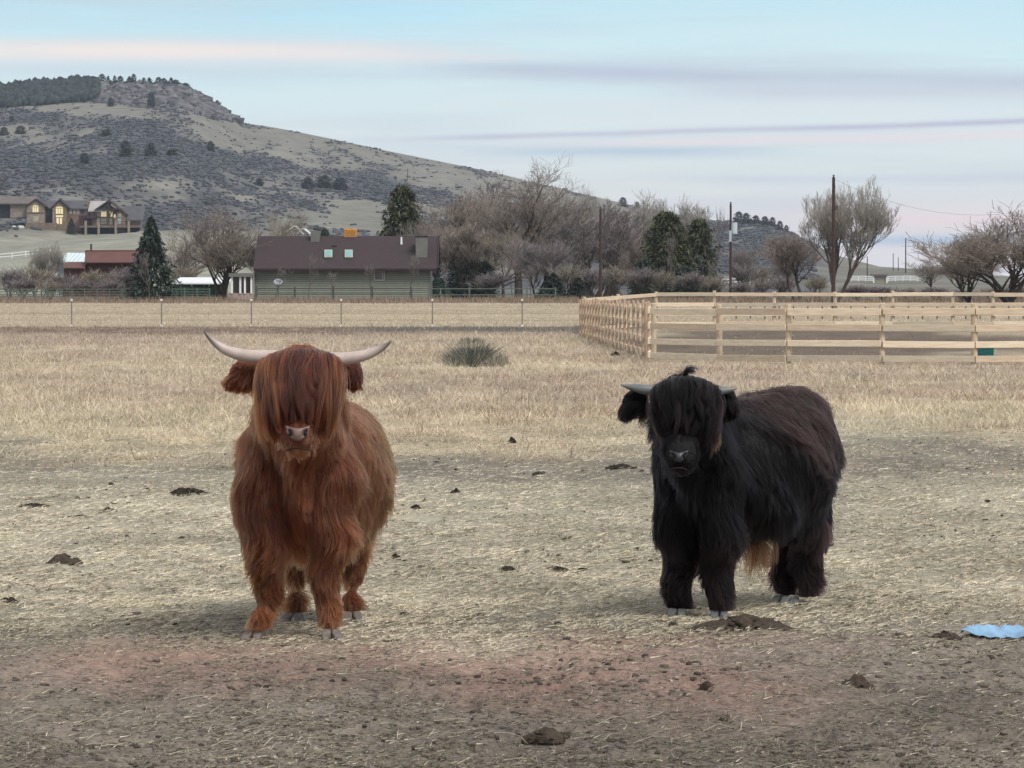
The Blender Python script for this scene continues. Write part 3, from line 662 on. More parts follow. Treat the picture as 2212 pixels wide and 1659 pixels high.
redw = mat('barn_red', (.11, .05, .044), .85, .25, .8); redr = mat('barn_red_roof', (.125, .062, .055), .7, .15, .5)
m = MB(); pbox(m, 184, 300, 541, 650, 386, 12); m.build('wall', redw, rb); m = MB(); pslope(m, 182, 302, 566, 540, 384.5, 386.2, .1); m.build('roof', redr, rb)
m = MB(); pbox(m, 138, 183.5, 577, 650, 385, 10); m.build('side_wall', redw, rb); m = MB(); pslope(m, 136, 183, 578, 566, 384.4, 386.5, .1); m.build('side_roof', redr, rb)
a = P(197, 541, 387); MB().tube([a, a + np.array((0, 0, .7))], .12, 6).build('flue', dark_metal, rb)
wb = empty('metal_roof_shed', 'shed with a bright pale blue metal roof joined to the left of the red barn', 'shed', (XU(155, 398), 398, P(0, 640, 398)[2]))
brf = mat('bright_metal', (.62, .74, .80), .35, .12, .5, spec=.6); m = MB(); pslope(m, 128, 184, 565, 546, 397, 404, .15); m.build('roof', brf, wb)
m = MB(); pbox(m, 124, 183, 566, 650, 398, 8); m.build('wall', mat('grey_boards', (.33, .35, .37), .8, .2, 1), wb)
for u in range(130, 184, 9): m = MB(); pslope(m, u, u + .8, 564.6, 545.6, 396.95, 403.95, .05); m.build('roof_seam', trim, wb)
cf = empty('carport', 'white framed carport roof poking above the brown house roof beside the chimney', 'carport', (XU(640, 430), 430, P(0, 640, 430)[2]))
for a, b, c_ in ((612, 636, 655), (641, 655, 669)):
    m = MB(); prake(m, a, 506, (a + c_) / 2 if a != 612 else 636, 489 if a == 612 else 494, 430, 4, .12); m.build('roof_panel', white_paint, cf)
    m = MB(); prake(m, (a + c_) / 2 if a != 612 else 636, 489 if a == 612 else 494, c_, 506, 430, 4, .12); m.build('roof_panel', white_paint, cf)
for u in (613, 654, 668): m = MB(); pbox(m, u, u + 1.4, 506, 640, 430.5, .15); m.build('post', white_paint, cf)
# ---- mansion on the bench
YM = hill_at(150, 500)[1]; zm = hz_at(150, YM)
ms = empty('mansion', 'large stone mansion with lit arched windows and timber gables on the hillside', 'mansion', (XU(150, YM), YM, zm))
stone = mat('pale_stone', (.25, .205, .165), .9, .3, .9); stone2 = mat('tan_stone', (.18, .135, .105), .9, .3, .9); slate = mat('slate_roof', (.085, .085, .098), .85, .25, .5); slateb = mat('brown_roof', (.135, .115, .11), .85, .2, .5)
timber = mat('dark_timber', (.05, .033, .03), .8, .3, 1); mdark = mat('mansion_dark', (.03, .032, .04), .7, .3, 1)
lit = bpy.data.materials.new('lit_window'); lit.use_nodes = True; bs = lit.node_tree.nodes['Principled BSDF']; bs.inputs['Base Color'].default_value = (.5, .4, .2, 1); bs.inputs['Emission Color'].default_value = (1, .88, .55, 1); bs.inputs['Emission Strength'].default_value = .24
def part(name, mt, *boxes, parent=None):
    m = MB()
    for b in boxes: pbox(m, *b)
    return m.build(name, mt, parent or ms)
part('wall', stone, (22, 58, 438, 470, YM + 2, 8)); part('wall', mdark, (-30, 22, 440, 470, YM + 3, 8))
m = MB(); pslope(m, -40, 76, 439, 424, YM + 1, YM + 6, .3); m.build('roof', slateb, ms)
part('wall', mdark, (95, 116, 447, 496, YM + 3, 6)); m = MB(); pslope(m, 78, 126, 448, 433, YM + 2.5, YM + 7, .3); m.build('roof', slate, ms)
part('wall', stone2, (140, 192, 449, 500, YM + 2.5, 7)); m = MB(); pslope(m, 130, 200, 450, 433, YM + 2, YM + 7, .3); m.build('roof', slate, ms)
for (uL, uR, vE, vA, vB, dY) in ((57, 97, 446, 431, 500, 0), (113, 145, 448, 432, 502, -.5)):
    m = MB(); pbox(m, uL + 1, uR - 1, vE, vB, YM + dY, 6); pgable(m, uL + 1, uR - 1, vE, vA + 1.5, YM + dY, 6); m.build('gable_wall', stone if uL == 57 else stone2, ms)
    c_ = (uL + uR) / 2; m = MB(); prake(m, uL - 2, vE + 1.5, c_, vA, YM + dY - .6, 8, .28); prake(m, c_, vA, uR + 3, vE + 2, YM + dY - .6, 8, .28); m.build('gable_roof', timber, ms)
part('string_course', timber, (58, 96, 459, 460.5, YM - .12, .1))
part('quoin', stone, (113.5, 118, 449, 486, YM - .62, .1))
def arch_window(u0, u1, v0, v1, Y, mt=lit, bars=2):
    m = MB(); n = 8; pts = [P(u0, v1, Y), P(u1, v1, Y)]; cx = (u0 + u1) / 2; r = (u1 - u0) / 2
    for k in range(n + 1):
        a = math.pi * k / n; pts.append(P(cx + r * math.cos(a), v0 + 3 - 3 * math.sin(a), Y))
    m.poly(pts, [tuple(range(len(pts)))]); w = m.build('window', mt, ms)
    m = MB()
    for k in range(bars): ub = u0 + (u1 - u0) * (k + 1) / (bars + 1); pbox(m, ub - .25, ub + .25, v0 + 1, v1, Y - .06, .05)
    pbox(m, u0, u1, v0 + 3.6, v0 + 4.2, Y - .08, .05); m.build('glazing_bar', timber, w)
arch_window(70.5, 83, 443, 458.5, YM - .06); arch_window(120.5, 136, 446, 462, YM - .56)
for (a, b, c_, d, Y) in ((120.5, 136, 465, 469, YM - .56), (122, 127, 470.5, 484, YM - .56), (129, 134, 470.5, 484, YM - .56)): part('window', lit, (a, b, c_, d, Y, .04))
dimwin = mat('dim_window', (.34, .32, .26), .3, .2, .6)
part('window', dimwin, (71, 83, 467, 478, YM - .06, .04)); 
for u in (150, 158, 166): part('window', dimwin, (u, u + 5, 452, 462, YM + 2.4, .05))
part('window', mdark, (174, 182, 452, 462, YM + 2.4, .05))
# great gable
m = MB(); pbox(m, 198, 252, 454, 504, YM + 1, 10); m.build('great_wall', stone2, ms)
m = MB(); pslope(m, 190, 236, 455, 434, YM - 1, YM + 5, .3); m.build('roof', mat('light_roof', (.34, .32, .32), .7, .15, .5), ms)
m = MB(); prake(m, 205, 455, 235, 434.5, YM - 1.5, 10, .35); prake(m, 235, 434.5, 258, 455, YM - 1.5, 10, .35); m.build('great_roof', timber, ms)
m = MB()
for a, b in (((212, 452), (253, 452)), ((235, 437), (235, 452)), ((222, 451), (235, 441)), ((248, 451), (235, 441)), ((236, 468), (243, 453)), ((232, 453), (236, 468))): m.bar(P(*a, YM - 1.2), P(*b, YM - 1.2), .3, .35, (0, 1, 0))
m.build('truss', timber, ms)
m = MB(); pgable(m, 211, 254, 454, 437, YM + .9, .1); m.build('gable_panel', timber, ms)
for (u0, u1) in ((209, 216), (218, 230), (237, 243)):
    part('window', lit if u0 > 217 else dimwin, (u0, u1, 457, 468, YM + .9, .05)); part('window', dimwin, (u0, u1, 471, 484, YM + .9, .05))
m = MB(); pbox(m, 247, 270, 463, 504, YM, 8); pgable(m, 247, 270, 463, 453, YM, 8); m.build('gable_wall', stone2, ms)
m = MB(); prake(m, 247, 462.5, 258, 451.5, YM - .5, 9, .28); prake(m, 258, 451.5, 272.5, 465, YM - .5, 9, .28); m.build('gable_roof', timber, ms)
part('window', lit, (246, 249.5, 463, 470, YM - .06, .04)); part('window', dimwin, (254, 262, 461, 469, YM - .06, .04)); part('window', mat('blue_win', (.30, .38, .42), .3, .1, 1), (254, 262, 472, 483, YM - .06, .04))
part('wall', stone2, (266, 303, 474, 504, YM + 2.5, 6)); m = MB(); pslope(m, 262, 309, 475, 445, YM + 1.5, YM + 8, .3); m.build('roof', slate, ms)
# deck and columns
part('deck', mat('deck_wood', (.16, .12, .10), .85, .2, 1), (172, 300, 487.5, 491.5, YM - 3.5, 6)); part('undercroft', mdark, (176, 300, 491.5, 506, YM + .6, .3))
m = MB()
for u in range(176, 300, 5): pbox(m, u, u + .5, 479, 487.5, YM - 3.45, .08)
pbox(m, 174, 300, 478.5, 479.4, YM - 3.45, .08); m.build('railing', timber, ms)
for u in (185, 213, 250, 278): part('column', stone, (u - 2.4, u + 2.4, 477, 507, YM - 3.7, .6))
part('terrace', stone2, (55, 122, 481.5, 500, YM - 2.5, 2.5)); part('awning', mat('plum_fabric', (.05, .025, .035), .9, .2, 1), (170, 206, 465, 472, YM - 2, 4))
part('chimney', stone2, (187, 193, 430, 452, YM + 3, 1.2))
# pale garden boulders below the mansion
blm = mat('boulder', (.45, .44, .42), .9, .2, .8)
for i, (u, v) in enumerate(((43, 470), (50, 475), (32, 489), (46, 492))):
    x, y, z = hill_at(u, max(v, 486)); z = P(u, v, y)[2]
    c = np.array([[x, y, z]]); o = link('boulder', blobs('boulder', c * 0, np.array([.9]), .7, blm, None)); o.location = (x, YM - 8 + i, hz_at(u, YM - 8 + i) + .2)
    o.location.x = XU(u, YM - 8 + i); tag(o, 'pale boulder on the slope below the left end of the mansion, ' + ('third', 'rightmost', 'leftmost', 'second')[i] + ' of four', 'boulder', 'pale boulders below the mansion')
# ---- white fences and small far buildings
def hill_fence(label, u0, u1, step, v, hgt, rails=3, group='white rail fences in the distance'):
    pts = [hill_at(u, v) for u in np.arange(u0, u1 + .1, step)]; yy = np.mean([p[1] for p in pts]); pts = [(XU(u, yy), yy, hz_at(u, yy)) for u in np.arange(u0, u1 + .1, step)]
    r = empty('white_fence', label, 'fence', pts[0], group)
    for p in pts: MB().bar((p[0], p[1], p[2] - .3), (p[0], p[1], p[2] + hgt), .16, .16, (0, 1, 0)).build('post', white_paint, r)
    for k in range(rails):
        z = hgt * (k + .8) / rails
        for a, b in zip(pts[:-1], pts[1:]): MB().bar((a[0], a[1], a[2] + z), (b[0], b[1], b[2] + z), .08, .20).build('rail', white_paint, r)
hill_fence('distant white rail fence at the far left edge above the bushes', -60, 118, 29, 558, 1.3, 2)
hill_fence('distant white rail fence beside the small framed shed right of the cottonwood', 1838, 2000, 16, 608, 1.35)
hill_fence('distant white rail fence behind the scrub between two utility poles', 1560, 1700, 20, 612, 1.35, 2)
x, y, z = hill_at(1900, 612); s = empty('field_shelter', 'small tan shelter with a white frame and flat dark roof in the distance', 'shed', (x, y, z))
part('wall', mat('tan_wall', (.33, .30, .25), .9, .1, 1), (1890, 1915, 596, 613, y, 3), parent=s)
for u in (1886, 1914): part('post', white_paint, (u, u + 3, 594, 614, y - .4, .3), parent=s)
part('roof', slateb, (1884, 1919, 592.5, 595.5, y - .8, 5), parent=s)
x, y, z = hill_at(2030, 592); s = empty('ridge_house', 'long low dark roofed house on the distant ridge at right', 'house', (x, y, z))
m = MB(); pslope(m, 1995, 2062, 583, 576, y - 1, y + 4, .4); m.build('roof', slateb, s); part('wall', stone2, (1998, 2060, 583, 596, y, 6), parent=s)
part('chimney', stone2, (2024, 2027, 573, 579, y + 3, 1), parent=s)
# ---- utility poles
creo = mat('creosote_wood', (.055, .035, .032), .85, .3, 3)
def pole(u, vtop, Y, w, label, zb=None, extras=True):
    x = XU(u, Y); z0 = float(gz(x, Y)) if zb is None else zb; zt = P(u, vtop, Y)[2]; r = empty('utility_pole', label, 'utility pole', (x, Y, z0))
    MB().tube([(x, Y, z0 - .3), (x, Y, zt)], [w / 2, w / 2 * .72], 8).build('shaft', creo, r)
    if extras:
        MB().tube([(x, Y, zt - .02), (x, Y, zt + .18)], [.05, .07], 6).build('insulator', dark_metal, r)
        MB().box(x + w * .3, x + w * .3 + .22, Y - .1, Y + .1, zt - 2.3, zt - 1.95).build('bracket', dark_metal, r)
    return r
pole(1297, 452, 300, .26, 'dark utility pole in front of the leafless trees, left of the green pines')
pp = pole(1578, 441, 300, .24, 'dark utility pole with a pale transformer, right of the green pines')
m = MB(); pbox(m, 1575.5, 1580.5, 498, 522, 299.7, .25); m.build('marker_board', mat('pale_blue_grey', (.42, .47, .52), .5, .1, 2), pp)
a = P(1586, 505, 300); MB().tube([a, a + np.array((0, 0, .95))], .26, 10).build('transformer', mat('transformer_grey', (.46, .55, .60), .5, .08, 2), pp)
MB().bar(P(1578, 488, 300), P(1586, 488, 300), .08, .08).build('transformer_arm', dark_metal, pp)
pole(1800, 383, 250, .30, 'tallest dark utility pole, standing in front of the pale cottonwood')
for u, vt, vbv, w, l in ((1956, 514, 590, .45, 'far utility pole standing highest on the low right ridge'), (1873, 554, 606, .3, 'far thin pole just right of the cottonwood, on the slope'), (1929, 547, 585, .3, 'far slim pole on the right ridge, taller of a close pair'),
                      (1940, 556, 585, .3, 'far short pole on the right ridge, shorter of a close pair'), (13, 196, 246, .55, 'lone pole against the dark forest at the left end of the hill'), (881, 364, 386, .45, 'tiny pole on the bare grassy flank of the hill')):
    x, y, z = hill_at(u, vbv); pole(u, vt, y, w, l, z, False)
wire = MB(); pts = []
pa, pb = P(1800, 386, 250), P(2330, 425, 262)
for k in range(13): t = k / 12; q = pa * (1 - t) + pb * t; q[2] -= 4 * 1.9 * t * (1 - t); pts.append(q)
wl = MB().tube(pts, .007, 4).build('overhead_cable', dark_metal); tag(wl, 'thin sagging overhead cable from the tallest pole to the right edge', 'cable')
# ---- trees (everything one can tell apart)
gp_l = 'leafless trees behind the field'
T = tree_at
T('dense', 925, 440, 0, 345, 190, 'bushy ochre brown leafless tree right against the green pine behind the house')
T('tall', 985, 405, 0, 350, 170, 'leafless brown tree with pale twigs, just right of the house roof')
T('tall2', 1050, 365, 0, 365, 150, 'tall thin topped leafless tree left of the tallest tree')
T('round', 1118, 330, 0, 335, 230, 'tallest dark limbed leafless tree rising above the hill skyline')
T('tall', 1195, 415, 0, 360, 180, 'grey brown leafless tree just right of the tallest tree')
T('vase', 1250, 398, 0, 372, 150, 'upright leafless tree whose twigs stand above the skyline left of the first pole')
T('tall2', 1310, 440, 0, 350, 150, 'purplish leafless tree behind the first utility pole')
T('dense', 1372, 470, 0, 360, 150, 'tan leafless tree left of the green pines')
T('round2', 1090, 480, 0, 325, 180, 'low wide leafless tree beneath the tallest tree')
T('dense', 960, 455, 0, 372, 170, 'brown leafless tree behind the bushy ochre one, farther from the camera')
T('tall2', 1225, 425, 0, 345, 190, 'broad purple grey leafless tree between the tallest tree and the first pole')
T('tall', 1285, 425, 0, 380, 180, 'tan grey leafless tree directly behind the first utility pole, farther back')
T('tall2', 1340, 435, 0, 385, 170, 'tan leafless tree behind and left of the green pines, touching the skyline')
T('round2', 1030, 440, 0, 385, 190, 'wide brown leafless tree behind the dark juniper, farther back')
T('dense2', 1620, 520, 0, 400, 110, 'thin grey leafless tree right of the second utility pole')
T('dense2', 1160, 500, 0, 318, 160, 'dense purple grey leafless thicket tree behind the rail fence')
T('tall', 1010, 470, 0, 330, 150, 'brown leafless tree in front of the dark juniper')
T('vase', 1470, 408, 0, 385, 190, 'pale pinkish leafless crown standing behind the green pines')
T('sapling', 1545, 445, 0, 375, 60, 'small pale leafless tree at the right edge of the green pines')
T('open', 480, 428, 0, 300, 210, 'large grey leafless tree with dark forked trunk left of the green house')
T('round2', 595, 434, 0, 400, 150, 'reddish leafless tree rising behind the left end of the house roof')
T('dense2', 560, 500, 0, 303, 120, 'low leafless branches over the left end of the brown roof')
T('round', 400, 500, 0, 330, 130, 'leafless tree between the spruce and the large grey tree')
T('vase', 1805, 376, 0, 275, 190, 'tall pale cottonwood with upswept bare limbs behind the tallest pole')
T('tall', 1722, 490, 0, 285, 130, 'bushy brown leafless tree left of the tallest pole')
T('dense2', 1680, 545, 0, 310, 90, 'low leafless tree at the left foot of the bushy brown one')
T('open', 2180, 432, 0, 262, 330, 'wide dark limbed leafless tree at the right edge of the photo', rz=1.0)
T('open', 2090, 490, 0, 268, 160, 'smaller leaning leafless tree left of the wide one at the right edge', rz=2.4)
T('round', 2008, 548, 0, 420, 90, 'small faint leafless tree below the low ridge at right')
T('vase', 92, 516, 0, 350, 74, 'small leafless tree in front of the bright metal shed roof')
T('sapling', 322, 545, 0, 280, 66, 'slim pale sapling directly in front of the dark spruce')
lab_s = [(596, 575, 'pale sapling in front of the house behind the satellite dish'), (668, 548, 'tallest sapling in front of the green house wall, left of its middle'), (718, 585, 'faint sapling in front of the middle of the green house wall'),
         (800, 570, 'sapling just left of the house window'), (884, 545, 'sapling in front of the right end of the green house'), (965, 560, 'pale trunked sapling just right of the green house'), (1107, 555, 'pale sapling behind the rail fence under the tallest tree'),
         (1145, 575, 'pale sapling behind the rail fence, second right of the house fence gate'), (1355, 540, 'pale sapling right of the first utility pole'), (1450, 500, 'pale slender tree in front of the green pines'), (1530, 560, 'small sapling at the right foot of the green pines')]
for u, vt, l in lab_s: T('sapling', u, vt, 0, 290 if u < 940 else 300, 55, l, group='young saplings along the rail fences')
L1 = ords([20, 75, 140, 205, 262, 50, 110, 175, 240, -30, 395]); L2 = ords([1600, 1640, 1690, 1765, 1850, 1905, 1960, 2020, 2080, 2140, 2200, 1610, 1650]); L3 = ords([1225, 1275, 1330, 1385, 1430, 1490, 1540, 1060])
for i, (u, vt, w, Y, k) in enumerate(((20, 572, 90, 310, 'shrub'), (75, 565, 95, 325, 'shrub2'), (140, 585, 90, 305, 'shrub'), (205, 575, 95, 315, 'shrub2'), (262, 570, 85, 325, 'shrub'), (50, 595, 90, 298, 'shrub'), (110, 600, 80, 297, 'shrub2'), (175, 598, 90, 298, 'shrub'), (240, 600, 80, 297, 'shrub'),
                                     (-30, 590, 90, 300, 'shrub2'), (395, 560, 80, 325, 'shrub2'))):
    T(k, u, vt, 0, Y, w, 'leafless purplish bush behind the green fence at left, ' + L1[i], 'bare_bush', 'bush', 'leafless bushes behind the green fence at left')
for i, (u, vt, w, Y, k) in enumerate(((1600, 605, 60, 300, 'shrub'), (1640, 598, 70, 310, 'shrub2'), (1690, 590, 80, 300, 'shrub'), (1765, 590, 70, 290, 'shrub2'), (1850, 612, 90, 285, 'shrub'), (1905, 614, 90, 285, 'shrub'), (1960, 618, 80, 290, 'shrub2'), (2020, 616, 90, 285, 'shrub'),
                                     (2080, 622, 80, 280, 'shrub'), (2140, 618, 90, 280, 'shrub2'), (2200, 612, 90, 280, 'shrub'), (1610, 560, 80, 350, 'shrub'), (1650, 565, 80, 360, 'shrub2'))):
    T(k, u, vt, 0, Y, w, 'low dark leafless bush behind the wooden corral, ' + L2[i], 'bare_bush', 'bush', 'low leafless bushes behind the wooden corral')
for i, (u, vt, w) in enumerate(((1225, 560, 90), (1275, 570, 90), (1330, 565, 90), (1385, 570, 90), (1430, 575, 80), (1490, 580, 80), (1540, 590, 80), (1060, 580, 90))):
    T('shrub' if i % 2 else 'shrub2', u, vt, 0, 315 + i, w, 'tangled grey bush under the leafless trees behind the field, ' + L3[i], 'bare_bush', 'bush', 'tangled bushes under the leafless trees')
Cn = conifer_at
Cn('spruce', 327, 470, 291, 122, 'dark blue green spruce left of the leafless trees and house')
Cn('spruce2', 155, 471, YM - 6, 26, 'small blue grey conifer shrub against the mansion terrace', zb=hz_at(155, YM - 6))
Cn('pine', 870, 402, 352, 112, 'olive green pine rising right behind the house roof', 'pine_tree')
Cn('juniper', 1002, 535, 340, 86, 'dark grey green juniper right of the house behind bare twigs', 'juniper_tree')
Cn('juniper', 1045, 565, 338, 66, 'smaller dark juniper beside the bigger one right of the house', 'juniper_tree')
Cn('spruce2', 1195, 590, 312, 80, 'low dark conifer behind the rail fence, left of the first pole', 'juniper_tree')
Cn('spruce2', 1250, 598, 314, 60, 'lowest dark conifer close to the first pole', 'juniper_tree')
Cn('pine', 1440, 458, 345, 118, 'larger of the two deep green pines between the utility poles', 'pine_tree')
Cn('pine', 1510, 474, 348, 90, 'smaller and narrower of the two deep green pines, nearer the second pole', 'pine_tree')
Cn('juniper', 1390, 560, 330, 70, 'dark juniper at the left foot of the deep green pines', 'juniper_tree')
Cn('juniper', 1480, 575, 330, 90, 'dark juniper at the foot of the deep green pines between them', 'juniper_tree')
Cn('juniper', 948, 600, 318, 44, 'small dark juniper touching the right end of the green house', 'juniper_tree')
Cn('juniper', 702, 494, 420, 40, 'dark rounded conifer top behind the roof between chimney and cooler', 'juniper_tree')
# ridge and hillside conifers
def hp(u, vtop, vfoot, w, label, kind='mini', group=None):
    x, y, z = hill_at(u, vfoot); 
    return conifer_at(kind, u, vtop, y, w, label, 'hill_pine', group, z - .3)
G1 = 'small pines on the hill skyline'
SK = ((24, 182), (45, 180), (58, 177), (83, 177), (98, 174), (121, 173), (134, 170), (152, 170), (165, 171), (190, 172), (203, 169), (222, 164), (235, 163), (249, 161), (261, 164), (281, 166), (290, 165), (312, 167), (324, 170), (344, 168), (355, 167), (371, 171), (381, 171), (402, 183), (8, 186)); L4 = ords([k[0] for k in SK])
for i, (u, vt) in enumerate(SK):
    hp(u, vt - random.uniform(-3, 5), np.interp(u, HU, HV) + 3, random.uniform(10, 24), 'small dark pine on the rocky hilltop skyline, ' + L4[i], 'mini' if i % 3 else 'mini2', G1)
hp(470, 217, 232, 13, 'lone tiny tree leaning from the steep right edge of the rocky hilltop')
for u, vt, vf, w, l in ((183, 331, 356, 26, 'dark lone conifer on the open slope above the mansion'), (272, 305, 340, 30, 'left of two dark conifers on the mid slope above the mansion'), (326, 310, 338, 28, 'right of two dark conifers on the mid slope above the mansion'),
                        (456, 306, 330, 22, 'dark conifer on mid slope at the edge of the bare grass'), (240, 212, 230, 16, 'dark tree at the foot of the rock band, left one'), (328, 200, 232, 22, 'dark tree at the foot of the rock band, right one'), (10, 275, 292, 22, 'dark tree at the left edge in the pale clearing'),
                        (46, 272, 290, 26, 'dark tree in the pale clearing near the left edge'), (230, 280, 296, 26, 'round dark tree above the middle of the scrub slope'), (27, 250, 264, 12, 'tiny dark tree above the pale clearing'), (700, 380, 408, 40, 'dark cluster tree in the scrub above the house cooler'),
                        (735, 385, 412, 36, 'dark cluster tree in the scrub above and right of the cooler'), (665, 384, 408, 30, 'dark cluster tree in the scrub above the house chimney'), (372, 322, 336, 26, 'low dark tree on mid slope right of the conifer pair'), (560, 385, 402, 22, 'small dark tree on the lower slope left of the pale swath')):
    hp(u, vt, vf, w, l, 'mini')
for kk, (u, vt, vf, w) in enumerate(((1595, 458, 482, 26), (1612, 461, 484, 24), (1632, 466, 486, 22), (1652, 468, 488, 22), (1668, 470, 490, 18), (1684, 478, 498, 18), (1698, 487, 502, 14))):
    hp(u, vt, vf, w, 'dark pine on the small knoll between the right hand poles, ' + ('rightmost' if kk == 6 else ORD[kk]), 'mini', 'pines on the small knoll')
for u, vt, vf, w, l in ((1345, 427, 446, 22, 'round dark tree on the descending skyline above the first pole'), (1376, 436, 450, 14, 'smaller dark tree on the descending skyline above the first pole')):
    hp(u, vt, vf, w, l, 'mini')
# dense forest at the hilltop
fu = rng.uniform(-300, 215, 5200); fv_top = np.interp(fu, HU, HV); ft = rng.uniform(.915, 1.0, 5200)
fx, fy, fz = hill_pt(fu, ft); k = rng.uniform(0, 1, 5200) < (1 - ss(180, 222, fu) * .8)
fx, fy, fz = fx[k], fy[k], fz[k]; n = len(fx)
fcol = np.array((.026, .036, .036)) * rng.uniform(.5, 1.7, (n, 1))
tag(link('forest', blobs('forest', np.stack([fx, fy, fz + rng.uniform(.5, 3.5, n)], -1), rng.uniform(1.2, 2.4, n), 1.3, leaf, fcol)), kind='stuff')
# rock faces of the hilltop
ru = rng.uniform(205, 520, 1500); rt = rng.uniform(.90, 1.0, 1500); rx, ry, rz_ = hill_pt(ru, rt); rv = VH - (rz_ - EYE) / ry * FPX
k = rv < np.interp(ru, [200, 350, 525], [224, 240, 268]) - 3; rx, ry, rz_ = rx[k], ry[k], rz_[k]; n = len(rx)
rcol = np.array((.115, .115, .125)) * rng.uniform(.25, 1.5, (n, 1))
tag(link('rocks', blobs('rocks', np.stack([rx, ry, rz_ - .6], -1), rng.uniform(1.2, 4.0, n), .8, leaf, rcol, .5)), kind='stuff')
# ================================================================== GRASS AND LITTER
grassm = mat('dry_grass', (1, 1, 1), .9, .1, 3, attr=True, spec=.15)
def pick_screen(n, v0, v1, rg, pad=260, power=1.0):
    v = v0 + (v1 - v0) * rg.uniform(0, 1, n)**power; Y = EYE * FPX / (v - VH); u = rg.uniform(-pad, 2212 + pad, n)
    return XU(u, Y), Y, u, v
def blades(name, X, Y, Z, h, w, col, rg, lean=.35):
    n = len(X); a = rg.uniform(0, 2 * math.pi, n); la = rg.uniform(0, 2 * math.pi, n); ll = np.abs(rg.normal(0, lean, n)) * h
    b = np.stack([X, Y, Z - .01], -1); s = np.stack([np.cos(a), np.sin(a) * .4, a * 0], -1) * w[:, None] / 2; t = b + np.stack([np.cos(la) * ll, np.sin(la) * ll, h], -1)
    V = np.stack([b - s, b + s, t], 1).reshape(-1, 3)
    return mesh_np(name, V, np.arange(3 * n).reshape(n, 3), grassm, False, np.repeat(col, 3, 0))
rg = np.random.default_rng(11)
n = 620000
X, Y, u, v = pick_screen(n, 704, 1030, rg, power=.95)
cl = fb(X * 1.1, Y * .5, 3, 201); big = fb(X * .25, Y * .12, 3, 205)
edge = ss(34, 47, Y + 24 * (fb(X * .3, Y * .1, 4, 23) - .5) + (fb(X * 1.6, Y * .5, 4, 31) - .5) * 9 + ss(3, 5, X) * 3)
corral = (X > np.interp(Y, [80, 90, 139, 142], [3.6, 3.6, 2.65, 2.6])) & (Y > 87) & (Y < 150)
keep = rg.uniform(0, 1, n) < edge * np.clip(.25 + 2.2 * (cl - .38), .12, 1) * np.where(corral, .05, 1)
X, Y, cl, big, corral = X[keep], Y[keep], cl[keep], big[keep], corral[keep]; n = len(X)
gc_ = ground_color(X, Y); k = rg.uniform(.5, 1.6, (n, 1)); col = gc_ * k * np.array((1.32, 1.32, 1.30))
pale = (rg.uniform(0, 1, n) < .34 * (1 - .9 * ss(135, 160, Y)))[:, None]; col = np.where(pale, np.array((.64, .58, .45)) * rg.uniform(.8, 1.1, (n, 1)), col)
rus = ((rg.uniform(0, 1, n) < .5) & (big > .52))[:, None]; col = np.where(rus, np.array((.37, .28, .225)) * rg.uniform(.6, 1.3, (n, 1)), col)
h = (.35 + .65 * ss(38, 50, Y)) * (.02 + .12 * rg.uniform(0, 1, n)**1.8 + .14 * np.clip(cl - .5, 0, 1) + .05 * ss(60, 120, Y)) * np.where(corral, .6, 1) * np.where(Y > 120, 1.1, 1)
st_ = rg.uniform(0, 1, n) < .012; h = np.where(st_, h * 2.2 + .1, h)
tag(link('dry_grass', blades('dry_grass', X, Y, gz(X, Y), h, .006 + Y * .00009, np.clip(col, 0, 1), rg, 1.3)), kind='stuff')
print('grass', n)
# weeds under the pipe fences and along the trees
n = 26000; u = rg.uniform(-200, 2450, n); Y = rg.uniform(268, 300, n); X = XU(u, Y); cl = fb(X * .5, Y * .3, 3, 77)
k = cl > .42; X, Y = X[k], Y[k]; n = len(X)
tag(link('weeds', blades('weeds', X, Y, gz(X, Y), rg.uniform(.15, .55, n), np.full(n, .05), np.array((.22, .17, .13)) * rg.uniform(.6, 1.6, (n, 1)), rg)), kind='stuff')
# trampled straw, hay and stalks lying on the soil
n = 640000
X, Y, u, v = pick_screen(n, 930, 1705, rg, 200, power=1.0)
w_ = (fb(X * .35, Y * .12, 4, 21) - .5) * 2; w2 = (fb(X * 2.2, Y * .9, 4, 231) - .5) * 2; w3 = fb(X * 7, Y * 5, 3, 241)
straw = ss(15.6, 18.4, Y + 1.4 * w_ + .5 * w2 + .35 * (X < 0))
redz = np.exp(-(((X + 1.15) / 1.15)**2 + ((Y - 16.1) / .95)**2)) + np.exp(-(((X - .55) / .95)**2 + ((Y - 15.1) / 1.3)**2))
dn = np.clip((.34 + .66 * straw) * (1 - .6 * np.clip(redz, 0, 1)) * np.clip(.95 + .8 * w2, .12, 1) * np.clip(.5 + 2.4 * (w3 - .32), .1, 1), 0, 1)
dn = dn * (1 - .45 * ss(29, 33, Y) * (1 - ss(38, 41, Y)))
keep = rg.uniform(0, 1, n) < dn; X, Y, straw = X[keep], Y[keep], straw[keep]; n = len(X); print('litter', n)
near_ = .55 + .45 * ss(14, 22, Y); L = rg.uniform(.016, .085, n) * (1 + 1.1 * rg.uniform(0, 1, n)**9) * near_; W = rg.uniform(.0013, .0030, n) * (1 + Y / 60); a = rg.uniform(0, math.pi, n); Z = gz(X, Y) + rg.uniform(.001, .012, n); tl = rg.normal(0, .16, n) * L
dx, dy = np.cos(a) * L / 2, np.sin(a) * L / 2; sx, sy = -np.sin(a) * W / 2, np.cos(a) * W / 2
c0_ = np.stack([X - dx, Y - dy, Z - tl * 0], -1); c1_ = np.stack([X + dx, Y + dy, Z + np.abs(tl)], -1); s_ = np.stack([sx, sy, np.abs(W) * rg.uniform(.1, .6, n)], -1)
V = np.stack([c0_ - s_, c0_ + s_, c1_], 1).reshape(-1, 3)
